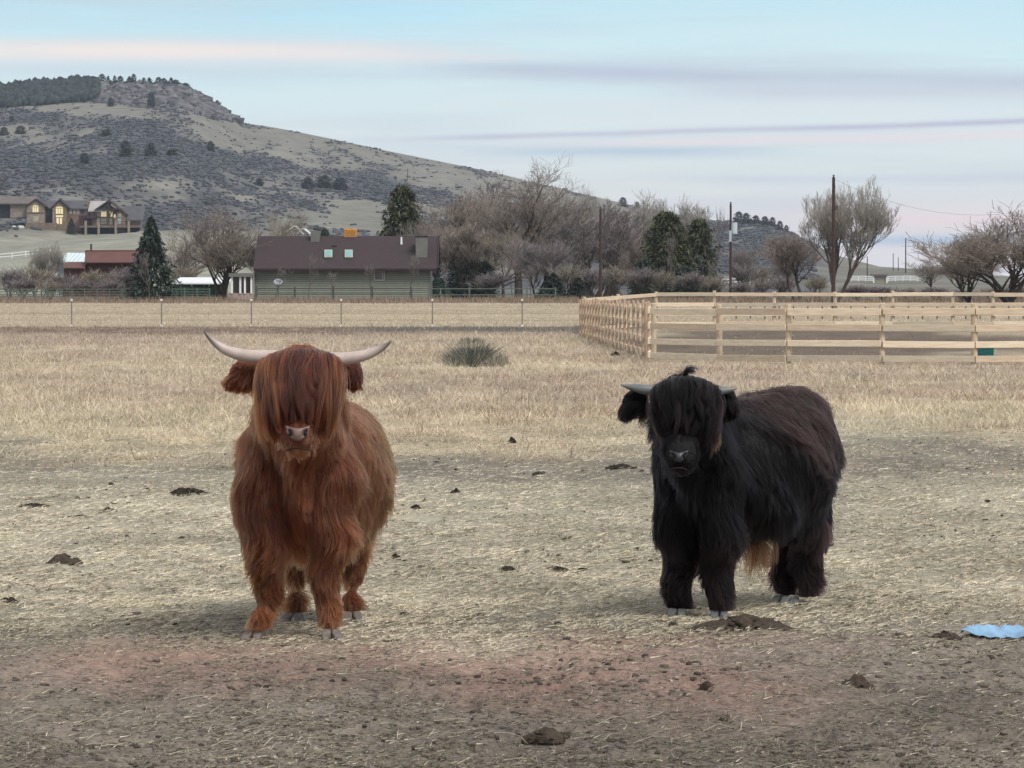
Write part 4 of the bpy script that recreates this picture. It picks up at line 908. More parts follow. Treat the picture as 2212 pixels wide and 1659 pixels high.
pal = np.array([(.66, .61, .49), (.56, .52, .415), (.42, .40, .32), (.78, .74, .62), (.27, .25, .205), (.42, .36, .27), (.13, .11, .09)]); pr = [.22, .22, .16, .10, .12, .08, .10]
col = pal[rg.choice(7, n, p=pr)] * rg.uniform(.8, 1.2, (n, 1)) * np.array((1.0, .965, .915)) * (1 + .8 * (fb(X * 1.1 + 40, Y * .8, 4, 47) - .5))[:, None]; dk = (1 - straw)[:, None] * (rg.uniform(0, 1, (n, 1)) < .90); col = col * (1 - dk * .60); col = col * (.78 + .22 * ss(15, 19, Y))[:, None]
tag(link('straw', mesh_np('straw', V, np.arange(3 * n).reshape(n, 3), grassm, False, np.repeat(col, 3, 0))), kind='stuff')
# short standing stubble tufts in the trampled zone
n = 60000; X, Y, u, v = pick_screen(n, 944, 1340, rg, 200); cl = fb(X * 2.5, Y * 1.5, 3, 251)
k = rg.uniform(0, 1, n) < np.clip((cl - .5) * 5, 0, 1) * ss(18, 26, Y); X, Y = X[k], Y[k]; n = len(X)
col = np.array((.36, .33, .26)) * rg.uniform(.5, 1.5, (n, 1)); tag(link('stubble', blades('stubble', X, Y, gz(X, Y), rg.uniform(.02, .07, n), np.full(n, .004), np.clip(col, 0, 1), rg, .8)), kind='stuff')
# clods, crumbs and pebbles in the foreground
n = 20000; X, Y, u, v = pick_screen(n, 1000, 1700, rg, 150, .6); cl = fb(X * 1.6, Y * .8, 3, 261); k = rg.uniform(0, 1, n) < np.clip((cl - .42) * 5, .05, 1); X, Y = X[k], Y[k]; n = len(X)
r_ = .005 + .016 * rg.uniform(0, 1, n)**4; cc = np.array((.14, .115, .095)) * rg.uniform(.4, 1.5, (n, 1)); peb = rg.uniform(0, 1, n) < .12; cc[peb] = np.array((.42, .37, .32)) * rg.uniform(.7, 1.1, (peb.sum(), 1)); r_[peb] *= .7
dungm0 = mat('dung_crumb', (.045, .035, .028), .95, .4, 45)
clm = mat('clod', (1, 1, 1), .95, .2, 60, attr=True)
tag(link('clods', blobs('clods', np.stack([X, Y, gz(X, Y)], -1), r_, .6, clm, cc, .4, rg)), kind='stuff')
n = 9000; X, Y, u, v = pick_screen(n, 945, 1500, rg, 150, .9); cl = fb(X * .9 + 7, Y * .45, 4, 281); k = rg.uniform(0, 1, n) < np.clip((cl - .50) * 7, .02, 1) * (.15 + .85 * ss(17, 24, Y)); X, Y = X[k], Y[k]; n = len(X)
tag(link('dung_crumbs', blobs('dung_crumbs', np.stack([X, Y, gz(X, Y)], -1), (.005 + .018 * rg.uniform(0, 1, n)**3) * (1 + (Y - 15) / 50), .55, dungm0, None, .4, rg)), kind='stuff')
n = 45000; X, Y, u, v = pick_screen(n, 672, 706, rg); Y = rg.uniform(189, 268, n); X = XU(u, Y); cc = ground_color(X, Y) * rg.uniform(.6, 1.6, (n, 1)) * 1.25
tag(link('field_stubble', blades('field_stubble', X, Y, gz(X, Y), rg.uniform(.03, .13, n), np.full(n, .04), np.clip(cc, 0, 1), rg, 1.0)), kind='stuff')
# larger pale stalks that lie singly
stalkm = mat('pale_stalk', (.44, .40, .31), .8, .2, 30)
n = 230; X, Y, u, v = pick_screen(n, 1150, 1690, rg, 60, .7); L = rg.uniform(.05, .17, n); a = rg.normal(0, .8, n) + (rg.uniform(0, 1, n) < .25) * 1.2
A = np.stack([X, Y, gz(X, Y) + .008], -1); Mid = A + np.stack([np.cos(a) * L / 2, np.sin(a) * L / 2, rg.uniform(.002, .03, n)], -1); a2 = a + rg.normal(0, .35, n); B = Mid + np.stack([np.cos(a2) * L / 2, np.sin(a2) * L / 2, rg.uniform(-.015, .01, n)], -1)
rr = rg.uniform(.0008, .0019, n)
st = segs_mesh('stalks', np.concatenate([A, Mid]), np.concatenate([Mid, B]), np.concatenate([rr, rr]), np.concatenate([rr, rr * .5]), stalkm); tag(link('stalks', st), kind='stuff')
# ---- dung, lumps
dungm = mat('dung', (.026, .019, .015), .9, .45, 45, .012, spec=.25); dungd = mat('dung_dry', (.055, .042, .032), .95, .4, 40, .012)
def dung(u, v, wpx, hpx, label, mt=dungm, seed=0, group='dung heaps on the pasture', lumps=7, cat='dung'):
    Y = EYE * FPX / (v - VH); x = XU(u, Y); s = Y / FPX; rg = np.random.default_rng(seed + int(u)); z0 = float(gz(x, Y)); W = wpx * s / 2; H = hpx * s
    bm = []; V = []; F = []
    nx, ny = 34, 16
    for j in range(ny):
        for i in range(nx):
            r = (j / (ny - 1)); a = 2 * math.pi * i / nx; wob = 1 + .22 * math.sin(a * 3 + seed) + .16 * (float(vn(math.cos(a) * 2.2 + 9, math.sin(a) * 2.2 + seed, 5)) - .5) * 2
            px, py = math.cos(a) * r * W * wob, math.sin(a) * r * W * .8 * wob
            lum = float(fb(px / W * 2.4 + seed, py / W * 2.4 + u, 4, 17)); hh = H * ((1 - r**1.6)**.9) * (.25 + 1.25 * lum) - .015 * (r > .95)
            V.append((px, py, hh))
    for j in range(ny - 1):
        for i in range(nx): i2 = (i + 1) % nx; F.append((j * nx + i, (j + 1) * nx + i, (j + 1) * nx + i2, j * nx + i2))
    nb = 46; a = rg.uniform(0, 6.28, nb); r = np.sqrt(rg.uniform(0, 1, nb)) * 1.12; bc = np.stack([np.cos(a) * r * W, np.sin(a) * r * W * .8, H * np.clip(1 - r**1.6, 0, 1) * .75 + .003], -1); br = rg.uniform(.25, .75, nb) * min(H, W * .3) * .55
    BV = ICV[None] * (1 + rg.uniform(-.35, .35, (nb, 12, 1))) * br[:, None, None]; BV[..., 2] *= .7; BV = (BV + bc[:, None]).reshape(-1, 3); BF = (ICF[None] + (np.arange(nb) * 12)[:, None, None]).reshape(-1, 3) + len(V)
    T_ = [(a_, b_, c_) for a_, b_, c_, d_ in F] + [(a_, c_, d_) for a_, b_, c_, d_ in F]
    o = link('dung_pile', mesh_np('dung_pile', np.concatenate([np.array(V), BV]), np.concatenate([np.array(T_), BF]), mt, False), None, (x, Y, z0)); tag(o, label, cat, group)
for a in ((402, 1070, 82, 17, 'dark domed dung pile, rightmost of the three left of the red cow', dungm, 1), (232, 1108, 66, 16, 'dark domed dung pile, middle one of the three left of the red cow', dungm, 2), (138, 1217, 74, 20, 'brown domed dung pile nearest the left edge of the photo', dungd, 3),
          (1612, 1362, 190, 26, 'large flat crumbly dung heap in front of the black cow hooves', dungd, 4), (1456, 1358, 26, 12, 'small reddish lump left of the large dung heap by the black cow', dungd, 5), (1098, 1230, 52, 12, 'long dark dung pat between the cows, left one of a row', dungm, 6), (1142, 1236, 34, 7, 'small flat dung pat in the row between the cows', dungm, 26),
          (1200, 1228, 62, 12, 'dark dung pat between the cows, middle of the row', dungm, 7), (1256, 1228, 22, 9, 'small dark dung lump at the right end of the row between the cows', dungm, 8), (1340, 1012, 64, 9, 'flat dark dung patch left of the black cow, farther back', dungm, 9), (898, 1102, 24, 11, 'small black dung lump just right of the red cow flank', dungm, 10),
          (985, 1068, 24, 12, 'black dung lump, farthest of those right of the red cow', dungm, 11), (918, 1084, 14, 8, 'tiny black dung lump between two larger ones right of the red cow', dungm, 12), (854, 1210, 26, 13, 'round dark dung lump beside the red cow hind leg', dungm, 13), (1106, 960, 18, 12, 'dark lump at the edge of the tall dry grass, centre', dungm, 14),
          (1168, 1026, 34, 7, 'thin dark dung smear in the grey trampled band, centre', dungm, 15), (1850, 1472, 78, 24, 'crumbly dark dung clump in the right foreground', dungd, 16), (1180, 1600, 92, 22, 'broad grey brown dung mound in the centre foreground', dungd, 17), (16, 1300, 46, 12, 'dark dung pat cut by the left edge of the photo', dungm, 18),
          (274, 1187, 30, 8, 'small flat black pat right of the left brown dung pile', dungm, 19), (68, 1096, 70, 7, 'thin scattered dung streak near the left edge', dungm, 20), (170, 1119, 50, 6, 'thin dung streak just below left of the middle dome', dungm, 21), (2045, 1383, 66, 20, 'dark crumbly soil clump just left of the blue tarp', dungd, 22),
          (378, 1357, 20, 9, 'small dark lump left of the red cow front hooves', dungm, 23), (1528, 1478, 30, 9, 'small grey lump in the red soil of the foreground', dungd, 24), (2110, 1482, 30, 13, 'small dark lump near the right edge of the foreground', dungd, 25), (870, 1587, 24, 8, 'small dark lump in the left foreground dirt', dungd, 27), (1988, 1222, 40, 9, 'flat dark smear right of the black cow rump', dungm, 28), (1330, 768, 22, 9, 'small dark lump at the foot of the corral side fence', dungm, 29)):
    dung(*a[:5], mt=a[5], seed=a[6])
tag([o for o in COL.objects if o.get('label', '').startswith('dark crumbly soil')][0], None, 'soil clump')
# ---- blue tarp
tm = mat('blue_tarp', (.20, .36, .53), .4, .35, 9, spec=.5); YT = EYE * FPX / (1372 - VH); V = []; F = []; nx, ny = 60, 14; xa, xb = XU(2078, YT), XU(2420, YT)
for i in range(nx):
    for j in range(ny):
        s = i / (nx - 1); t = j / (ny - 1); x = xa + (xb - xa) * s; wdt = .05 + .17 * min(1, s * 5) ** .7; y = YT + (t - .5) * wdt - s * .18
        z = float(gz(x, y)) + .010 + .022 * math.sin(math.pi * t) ** .6 * (min(1, s * 6)**.6) + .012 * math.sin(s * 30 - t * 4.5 + 3 * float(vn(s * 9, 0, 4))) * math.sin(math.pi * t) + .026 * float(vn(s * 22, t * 4 + s * 12, 9))
        V.append((x, y, z))
for i in range(nx - 1):
    for j in range(ny - 1): F.append((i * ny + j, (i + 1) * ny + j, (i + 1) * ny + j + 1, i * ny + j + 1))
tp = link('tarp', mesh_np('tarp', V, F, tm, True)); tag(tp, 'crumpled light blue plastic tarp strip on the ground at the right edge', 'tarp')
# ---- grey bush in the field
def bush(u, v, wpx, hpx, label, col, n=2600, name='sage_bush', group=None):
    Y = EYE * FPX / (v - VH); x = XU(u, Y); sc = Y / FPX; rg = np.random.default_rng(int(u)); z0 = float(gz(x, Y)); W = wpx * sc / 2 * .85; H = hpx * sc * .8
    X = rg.normal(0, .55, n) * W; Yy = rg.normal(0, 1.4, n); k = np.exp(-(X / W)**2 * 2); cl = vn(X * 4 + 5, Yy * 2 + u, 3)
    h = H * (.15 + .85 * k) * rg.uniform(.25, 1.0, n) * (.5 + cl); a = rg.uniform(0, 6.28, n)
    b = np.stack([X, Yy, X * 0 - .01], -1); sd_ = np.stack([np.cos(a), np.sin(a), a * 0], -1) * .012; t = b + np.stack([np.sign(X) * np.abs(rg.normal(0, .7, n)) * h, rg.normal(0, .6, n) * h, h], -1)
    cc = np.array(col) * rg.uniform(.45, 1.8, (n, 1)); cc = np.where(rg.uniform(0, 1, (n, 1)) < .15 + .45 * (1 - k[:, None]), np.array((.36, .31, .24)) * rg.uniform(.6, 1.2, (n, 1)), cc); V = np.stack([b - sd_, b + sd_, t], 1).reshape(-1, 3)
    o = link(name, mesh_np(name, V, np.arange(3 * n).reshape(n, 3), grassm, False, np.repeat(cc, 3, 0)), None, (x, Y, z0)); tag(o, label, 'bush', group)
bush(1022, 786, 46, 66, 'dark grey green clump growing alone in the dry field left of the corral', (.085, .092, .080), 4600)
bush(985, 784, 50, 36, 'lower pale grey clump touching the left side of the dark one in the field', (.19, .185, .155))
bush(1068, 786, 60, 34, 'low olive grey clump touching the right side of the dark one in the field', (.20, .185, .15))
bush(1020, 744, 70, 22, 'flat grey growth just behind the dark clump in the field', (.18, .17, .145))
# ================================================================== CATTLE
def loft(mb, secs, n=20):
    """secs: (centre, a, b, forward dir) closed tube with capped ends; a = sideways, b = up radius."""
    b0 = len(mb.v); S = [np.array(s[0], float) for s in secs]
    for i, s in enumerate(secs):
        d = S[min(i + 1, len(S) - 1)] - S[max(i - 1, 0)]; d /= np.linalg.norm(d); up = np.array((0, 0, 1.)) if abs(d[2]) < .85 else np.array((0, 1., 0))
        r = np.cross(d, up); r /= np.linalg.norm(r); u = np.cross(r, d)
        for k in range(n):
            t = 2 * math.pi * k / n; mb.v.append(tuple(S[i] + r * math.cos(t) * s[1] + u * math.sin(t) * s[2]))
    for i in range(len(secs) - 1):
        for k in range(n): k2 = (k + 1) % n; mb.f.append((b0 + i * n + k, b0 + i * n + k2, b0 + (i + 1) * n + k2, b0 + (i + 1) * n + k))
    mb.f.append(tuple(b0 + k for k in range(n))[::-1]); mb.f.append(tuple(b0 + (len(secs) - 1) * n + k for k in range(n)))
def ball(mb, c, r, sq=(1, 1, 1)):
    secs = [((c[0], c[1] + r * sq[1] * math.cos(t), c[2]), r * sq[0] * math.sin(t), r * sq[2] * math.sin(t)) for t in np.linspace(.15, math.pi - .15, 9)]
    loft(mb, secs, 16)
def remeshed(mb, name, mt, voxel=.02, smooth=6):
    me = bpy.data.meshes.new(name); me.from_pydata(mb.v, [], mb.f); me.update(); o = bpy.data.objects.new('tmp', me); COL.objects.link(o)
    m = o.modifiers.new('r', 'REMESH'); m.mode = 'VOXEL'; m.voxel_size = voxel; s = o.modifiers.new('s', 'SMOOTH'); s.iterations = smooth; s.factor = .5
    bpy.context.view_layer.update(); dg = bpy.context.evaluated_depsgraph_get(); out = bpy.data.meshes.new_from_object(o.evaluated_get(dg)); out.name = name
    bpy.data.objects.remove(o); out.materials.clear(); out.materials.append(mt); out.shade_smooth(); return out
def sample(me, n, rg):
    nv = len(me.vertices); co = np.empty(nv * 3, np.float32); me.vertices.foreach_get('co', co); co = co.reshape(-1, 3).astype(float)
    no = np.empty(nv * 3, np.float32); me.vertices.foreach_get('normal', no); no = no.reshape(-1, 3).astype(float)
    me.calc_loop_triangles(); nt = len(me.loop_triangles); t = np.empty(nt * 3, np.int32); me.loop_triangles.foreach_get('vertices', t); t = t.reshape(-1, 3)
    A, B, C = co[t[:, 0]], co[t[:, 1]], co[t[:, 2]]; ar = np.linalg.norm(np.cross(B - A, C - A), axis=1); i = rg.choice(nt, n, p=ar / ar.sum())
    r1 = np.sqrt(rg.uniform(0, 1, n)); r2 = rg.uniform(0, 1, n); w = np.stack([1 - r1, r1 * (1 - r2), r1 * r2], -1)[..., None]
    p = (np.stack([A[i], B[i], C[i]], 1) * w).sum(1); q = (np.stack([no[t[i, 0]], no[t[i, 1]], no[t[i, 2]]], 1) * w).sum(1); q /= np.linalg.norm(q, axis=1, keepdims=True) + 1e-9
    return p, q
def nrmz(a): return a / (np.linalg.norm(a, axis=-1, keepdims=True) + 1e-9)
def strands(p, nrm, L, flow, lift, grav, wave, rg, K=8, nguide=2500, clump=.75, wf=14., ids=None):
    n = len(p); g = np.array((0, 0, -1.)); base = flow + g * grav[:, None]
    t = base - (base * nrm).sum(1, keepdims=True) * nrm; d = nrmz(nrmz(t) * np.minimum(1, np.linalg.norm(t, axis=1, keepdims=True) * 1.6) + nrm * lift[:, None] + rg.normal(0, .10, (n, 3)))
    pts = [p]; q = p.copy(); st = (L / (K - 1))[:, None]
    for k in range(1, K):
        ph = q * wf; wv = np.stack([np.sin(ph[:, 2] * 1.3 + ph[:, 1]), np.cos(ph[:, 0] + ph[:, 2] * 1.1), np.sin(ph[:, 0] * 1.2 - ph[:, 1])], -1)
        d = nrmz(d + g * (.22 * grav)[:, None] + flow * .08 + wv * wave[:, None] + rg.normal(0, .10, (n, 3))); q = q + d * st; pts.append(q)
    S = np.stack(pts, 1)
    if clump > 0 and nguide < n:
        kd = kdtree.KDTree(nguide)
        for i in range(nguide): kd.insert(p[i], i)
        kd.balance(); gi = np.array([kd.find(x)[1] for x in p])
        if ids is not None: ids.append(gi)
        G = S[gi] - S[gi][:, :1] ; k = (np.linspace(0, 1, K)**.8)[None, :, None] * clump
        tgt = S[gi] * 1.0; S = S * (1 - k) + (tgt + (S[:, :1] - S[gi][:, :1]) * .25) * k
    return S
def taper(n, K, r, rg): return (np.linspace(1, .25, K)[None, :] ** .7) * (r * rg.uniform(.7, 1.3, (n, 1)))
def seg_dist(p, a, b):
    a = np.array(a, float); b = np.array(b, float); ab = b - a; t = np.clip(((p - a) @ ab) / (ab @ ab), 0, 1); return np.linalg.norm(p - (a + t[:, None] * ab), axis=1), t
hoofm = mat('hoof_horn', (.165, .145, .135), .55, .3, 25, .003)
hoofg = mat('hoof_grey', (.11, .12, .12), .55, .3, 25, .003)
def hoof(root, x, y, z, ang, mt, sc=1.0):
    """cloven hoof: two claws pointing along ang (0 = towards the camera)"""
    m = MB()
    for s in (-1, 1):
        f = np.array((math.sin(ang), -math.cos(ang), 0)); r = np.array((math.cos(ang), math.sin(ang), 0)); c = np.array((x, y, z)) + r * s * .027 * sc; f2 = nrmz(f + r * s * .13)
        prof = [(-.045, .0, .022), (-.04, .055, .022), (.0, .060, .026), (.04, .038, .025), (.085, .014, .016), (.098, .0, .010)]
        b = []
        for (dd, hh, ww) in prof:
            q = c + f2 * dd * sc; b += [q + r * ww * sc + np.array((0, 0, hh * sc)), q - r * ww * sc + np.array((0, 0, hh * sc))]
        b0 = [c + f2 * d_ * sc + r * w_ * sc * k + np.array((0, 0, -.008)) for d_, w_ in ((-.045, .024), (.0, .028), (.085, .012)) for k in (1, -1)]
        n0 = len(b); pts = b + b0
        fs = [(0, 1, 3, 2), (2, 3, 5, 4), (4, 5, 7, 6), (6, 7, 9, 8), (8, 9, 11, 10), (0, 2, 4, n0 + 2, n0), (4, 6, 8, 10, n0 + 4, n0 + 2), (3, 1, n0 + 1, n0 + 3, 5), (7, 5, n0 + 3, n0 + 5, 11, 9), (1, 0, n0, n0 + 1), (10, 11, n0 + 5, n0 + 4)]
        m.poly(pts, fs)
    h = m.build('hoof', mt, root, False, .006); return h
def cow(name, label, root_xy, D):
    rg = np.random.default_rng(D['seed']); rz0 = float(base_z(*root_xy)); root = empty(name, label, 'cow', (root_xy[0], root_xy[1], rz0)); org = np.array((root_xy[0], root_xy[1], rz0))
    mb = MB(); loft(mb, D['trunk'], 28); loft(mb, D['neck'], 20); loft(mb, D['head'], 20)
    for leg in D['legs']: loft(mb, [(p, r, r) for p, r in leg], 14)
    for b in D.get('balls', ()): ball(mb, *b)
    loft(mb, D['dewlap'], 14)
    me = remeshed(mb, 'body', D['skin'], .02, 5); 
    co = np.empty(len(me.vertices) * 3, np.float32); me.vertices.foreach_get('co', co); co = co.reshape(-1, 3) - org.astype(np.float32); me.vertices.foreach_set('co', co.ravel()); me.update()
    body = link('body', me, root); body['label'] = D['body_label']
    # ---- coat
    n = D['hairs']; p, q = sample(me, n, rg); p = p + org
    tr0, tr1 = D['trunk'][1][0], D['trunk'][-2][0]; dt, tt_ = seg_dist(p, tr0, tr1); dt = dt - .33
    dh, th = seg_dist(p, D['head'][0][0], D['head'][-1][0]); dh = dh - .10
    dn_, tn = seg_dist(p, D['neck'][0][0], D['neck'][-1][0]); dn_ = dn_ - .19
    dl = np.full(n, 9.); lz = np.zeros(n)
    for leg in D['legs']:
        for (a, ra), (b, rb) in zip(leg[:-1], leg[1:]): d, t = seg_dist(p, a, b); dl = np.minimum(dl, d - (ra + rb) / 2)
    lab = np.argmin(np.stack([dt, dn_, dh, dl]), 0)          # 0 trunk 1 neck 2 head 3 leg
    z = p[:, 2]; ax = np.array(D['axis'] + (0,)); side = np.sign((p - np.array(D['trunk'][2][0])) @ np.array((ax[1], -ax[0], 0)))
    L = np.where(lab == 0, .125, np.where(lab == 1, .15, np.where(lab == 2, .05, .10))) * D['len']
    L = L + np.where((lab == 0), .04 * ss(.70, .45, z), 0); L = np.where((lab == 3), (.075 + .060 * ss(.28, .50, z)) * D['leglen'], L)
    muz = (lab == 2) & (th > .78); L = np.where(muz, .021, L); cheek = (lab == 2) & (q[:, 1] > -.35) & (th < .9); L = np.where(cheek, .085, L)
    chin = (lab == 2) & (q[:, 2] < -.5) & (th > .55); L = np.where(chin, .05, L)
    L = L * .80 * rg.uniform(.45, 1.3, n) * (.8 + .5 * vn(p[:, 0] * 9 + p[:, 1] * 3, p[:, 2] * 9, 7))
    flow = ax[None] * np.where(lab == 0, .30, .05)[:, None] + np.stack([side * ax[1], -side * ax[0], side * 0], -1) * (.45 * (q[:, 2] > .5) * (lab < 2))[:, None]
    lift = np.where(lab == 0, .20, np.where(lab == 3, .22 + .30 * ss(.42, .30, z), .25)); lift = np.where(muz, .12, lift); lift = np.where((lab == 0) & (q[:, 2] > .6), .5, lift)
    grav = np.where((lab == 3) & (z < .3), .9, 1.0)
    wave = np.where(lab == 3, .17, np.where((lab == 1), .13, .085)) * D['wave']; 
    ids = []; S = strands(p, q, L, flow, lift, grav, wave, rg, 8, int(n * .07), .50, ids=ids)
    S[..., 2] = np.maximum(S[..., 2], rz0 + .045)
    nlow = vn(p[:, 0] * 5 + 40, p[:, 2] * 4 + p[:, 1] * 4, 3); nh = rg.uniform(0, 1, n)
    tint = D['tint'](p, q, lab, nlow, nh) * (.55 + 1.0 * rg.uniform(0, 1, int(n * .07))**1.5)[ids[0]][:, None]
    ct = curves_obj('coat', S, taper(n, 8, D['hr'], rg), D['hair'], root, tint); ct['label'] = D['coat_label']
    # ---- forelock
    F = D['forelock']; n = F['n']; hx_, hy_, hz_ = F['root']; x0 = rg.uniform(-1, 1, n); yb = rg.uniform(-.05, .09, n)
    Pa = np.stack([hx_ + x0 * F['w0'], hy_ + yb, hz_ - F['dome'] * x0**2 - abs(yb) * .15], -1)
    x1 = x0 * F['w1'] + rg.normal(0, .024, n); ze = F['zend'] + F['zside'] * np.abs(x0)**4 + rg.uniform(-.03, .06, n) + .05 * (vn(x0 * 5 + 7, x0 * 0, 9) - .5)
    short = rg.uniform(0, 1, n) < .25; ze = np.where(short, ze + rg.uniform(.0, .16, n), ze); fy = F['yface'] + .10 * np.abs(x0)**2 + rg.uniform(-.035, .02, n) + F['slope'] * (ze - F['zend'])
    Pd = np.stack([hx_ + x1, fy, ze], -1); Pb = Pa + np.stack([x0 * .06, -F['reach'] - yb * .5, .055 + rg.uniform(-.015, .03, n)], -1); Pc = Pd + np.stack([x0 * F['bulge'] * rg.uniform(.6, 1.25, n) + rg.normal(0, .02, n), -.05 + rg.normal(0, .02, n), (hz_ - ze) * .55], -1)
    t = np.linspace(0, 1, 12)[None, :, None]; S = Pa[:, None] * (1 - t)**3 + 3 * Pb[:, None] * t * (1 - t)**2 + 3 * Pc[:, None] * t * t * (1 - t) + Pd[:, None] * t**3
    ng = F['locks']; key = np.stack([x0 * 3, yb * 12], -1); kd = kdtree.KDTree(ng)
    for i in range(ng): kd.insert((key[i, 0], key[i, 1], 0), i)
    kd.balance(); gi = np.array([kd.find((a, b, 0))[1] for a, b in key]); gw = np.arange(ng) * 1.7
    S = S * (1 - (t**.7) * .80) + S[gi] * (t**.7) * .80; tv = t[..., 0]
    ph = gw[gi][:, None]; S[..., 0] += F['wave'] * np.sin(tv * 7 + ph) * tv; S[..., 1] += F['wave'] * .8 * np.cos(tv * 6 + ph * 1.3) * tv
    lt = (.3 + 1.5 * rg.uniform(0, 1, ng)**1.6)[gi]; tint = F['tint'](lt, x0, rg.uniform(0, 1, n))
    fl = curves_obj('forelock', S, taper(n, 12, D['hr'] * 1.0, rg), D['hair'], root, tint)
    # ---- ears
    for e in D['ears']:
        m = MB(); a, b, c = (np.array(k, float) for k in e['pts']); loft(m, [(a, .025, .03), ((a + b) / 2, .03, .045), (b, .03, .05), ((b + c) / 2, .025, .04), (c, .012, .015)], 12)
        em = remeshed(m, 'ear', D['skin'], .012, 3); vv = np.empty(len(em.vertices) * 3, np.float32); em.vertices.foreach_get('co', vv); em.vertices.foreach_set('co', (vv.reshape(-1, 3) - org).astype(np.float32).ravel()); em.update()
        eo = link('ear', em, root); p, q = sample(em, e['n'], rg); p = p + org; d_ = nrmz(c - a)
        L = rg.uniform(.6, 1.25, len(p)) * e['L']; lowf = ((p - a) @ d_) / np.linalg.norm(c - a); L = L * (1.15 - .45 * np.clip(lowf, 0, 1)); L = L * np.where(q[:, 2] > .2, .35, 1)
        S = strands(p, q, L, np.repeat(d_[None] * .55, len(p), 0), np.full(len(p), .28), np.full(len(p), .75), np.full(len(p), .14), rg, 7, int(len(p) * .05), .6)
        k = rg.uniform(.6, 1.3, (len(p), 1)); tn_ = np.ones((len(p), 3)) * k * np.array(e.get('tint', (1, 1, 1)))
        curves_obj('ear_hair', S, taper(len(p), 7, D['hr'], rg), D['hair'], eo, tn_)
    for h in D['horns']:
        m = MB(); pts = [np.array(a, float) for a in h['pts']]; rad = h['rad']; tt2 = np.linspace(0, 1, len(pts)); ti = np.linspace(0, 1, 22)
        pc = np.stack([np.interp(ti, tt2, [p_[k] for p_ in pts]) for k in range(3)], -1)
        for _ in range(3): pc[1:-1] = (pc[:-2] + 2 * pc[1:-1] + pc[2:]) / 4
        m.tube(list(pc), list(np.interp(ti, tt2, rad)), 14); m.build('horn', h['mat'], root, True)
    for (x, y, a) in D['hooves']: hoof(root, x, y, float(gz(x, y)) - .004, a, D['hoofm'], D['hoofsc'])
    # ---- nose pad with nostrils and mouth
    c, w, hgt = D['nose']; c = np.array(c, float); m = MB(); V = []; n1, n2 = 22, 12
    for j in range(n2):
        for i in range(n1):
            s = i / (n1 - 1) * 2 - 1; t = j / (n2 - 1) * 2 - 1; half = w * (.62 + .38 * (t * .5 + .5)**.7) * (1 - .15 * max(0, -t)); x = s * half
            y = .022 * s * s + .012 * t * t; nd = math.exp(-(((abs(s) - .66) / .20)**2 + ((t - .12) / .42)**2)); zz = t * hgt + .012 * abs(s)**2
            V.append(c + np.array((x, y + .034 * nd, zz)))
    fs = [(j * n1 + i, j * n1 + i + 1, (j + 1) * n1 + i + 1, (j + 1) * n1 + i) for j in range(n2 - 1) for i in range(n1 - 1)]
    nose = m.poly(V, fs).build('nose', D['nosem'], root, True); so = nose.modifiers.new('s', 'SOLIDIFY'); so.thickness = .012; so.offset = -1
    for s in (-1, 1):
        m = MB(); ball(m, c + np.array((s * w * .62, .020, hgt * .1)), .0095, (.75, .6, 1.25)); m.build('nostril', D['dark'], nose, True)
    m = MB(); mz = D['mouth']; m.tube([c + np.array((s * mz[0], .028 + .03 * s * s, mz[1] - .016 * s * s)) for s in np.linspace(-1, 1, 9)], [.002, .003, .004, .004, .004, .004, .004, .003, .002], 6); m.build('mouth', D['dark'], root, True)
    return root, org, rg
# --- red cow
redhair = hairmat('red_hair', (.102, .029, .0115), .45, .25, ior=1.45); redskin = mat('red_skin', (.12, .042, .022), .9, .2, 20)
noser = mat('nose_pink', (.17, .115, .105), .42, .15, 40, .002, spec=.4); nosek = mat('nose_black', (.030, .034, .042), .4, .15, 40, .002, spec=.5); darkm = mat('dark_opening', (.012, .008, .008), .7, .1, 5)
def hornmat(nm, base, tip, x0, x1):
    m = mat(nm, base, .35, .15, 18, .002, spec=.5); nt = m.node_tree; bs = nt.nodes['Principled BSDF']; tc_ = [n for n in nt.nodes if n.type == 'TEX_COORD'][0]; sp_ = nt.nodes.new('ShaderNodeSeparateXYZ'); nt.links.new(tc_.outputs['Object'], sp_.inputs[0])
    ab = nt.nodes.new('ShaderNodeMath'); ab.operation = 'SUBTRACT'; ab.inputs[1].default_value = (x0 + x1) / 2; nt.links.new(sp_.outputs[0], ab.inputs[0]); a2 = nt.nodes.new('ShaderNodeMath'); a2.operation = 'ABSOLUTE'; nt.links.new(ab.outputs[0], a2.inputs[0])
    mr = nt.nodes.new('ShaderNodeMapRange'); mr.inputs[1].default_value = abs(x1 - x0) / 2 * .80; mr.inputs[2].default_value = abs(x1 - x0) / 2 * .98; nt.links.new(a2.outputs[0], mr.inputs[0])
    mx_ = nt.nodes.new('ShaderNodeMix'); mx_.data_type = 'RGBA'; nt.links.new(mr.outputs[0], mx_.inputs[0]); old = bs.inputs['Base Color'].links[0].from_socket; nt.links.new(old, mx_.inputs[6]); mx_.inputs[7].default_value = (*tip, 1); nt.links.new(mx_.outputs[2], bs.inputs['Base Color']); return m
RX, RY = -.98, 17.35
YHR = 16.55
def red_tint(p, q, lab, nlow, nh):
    k = (.70 + .55 * nlow + .25 * (nh - .5))[:, None]; t = np.ones((len(p), 3)) * k
    oc = ss(-.80, -.62, p[:, 0])[:, None] * (lab < 2)[:, None]; t = t * (1 + oc * np.array((.0, .30, .20)))  # right flank tinted yellower, light from the right put into the coat colour
    lg = ((lab == 3) & (p[:, 2] < .5))[:, None]; t = np.where(lg, t * np.array((1.15, 1.25, 1.1)), t); mz = ((lab == 2) & (p[:, 2] < zc(925)) & (q[:, 1] < -.1))[:, None]; return np.where(mz, t * np.array((1.9, 2.4, 2.8)), t)
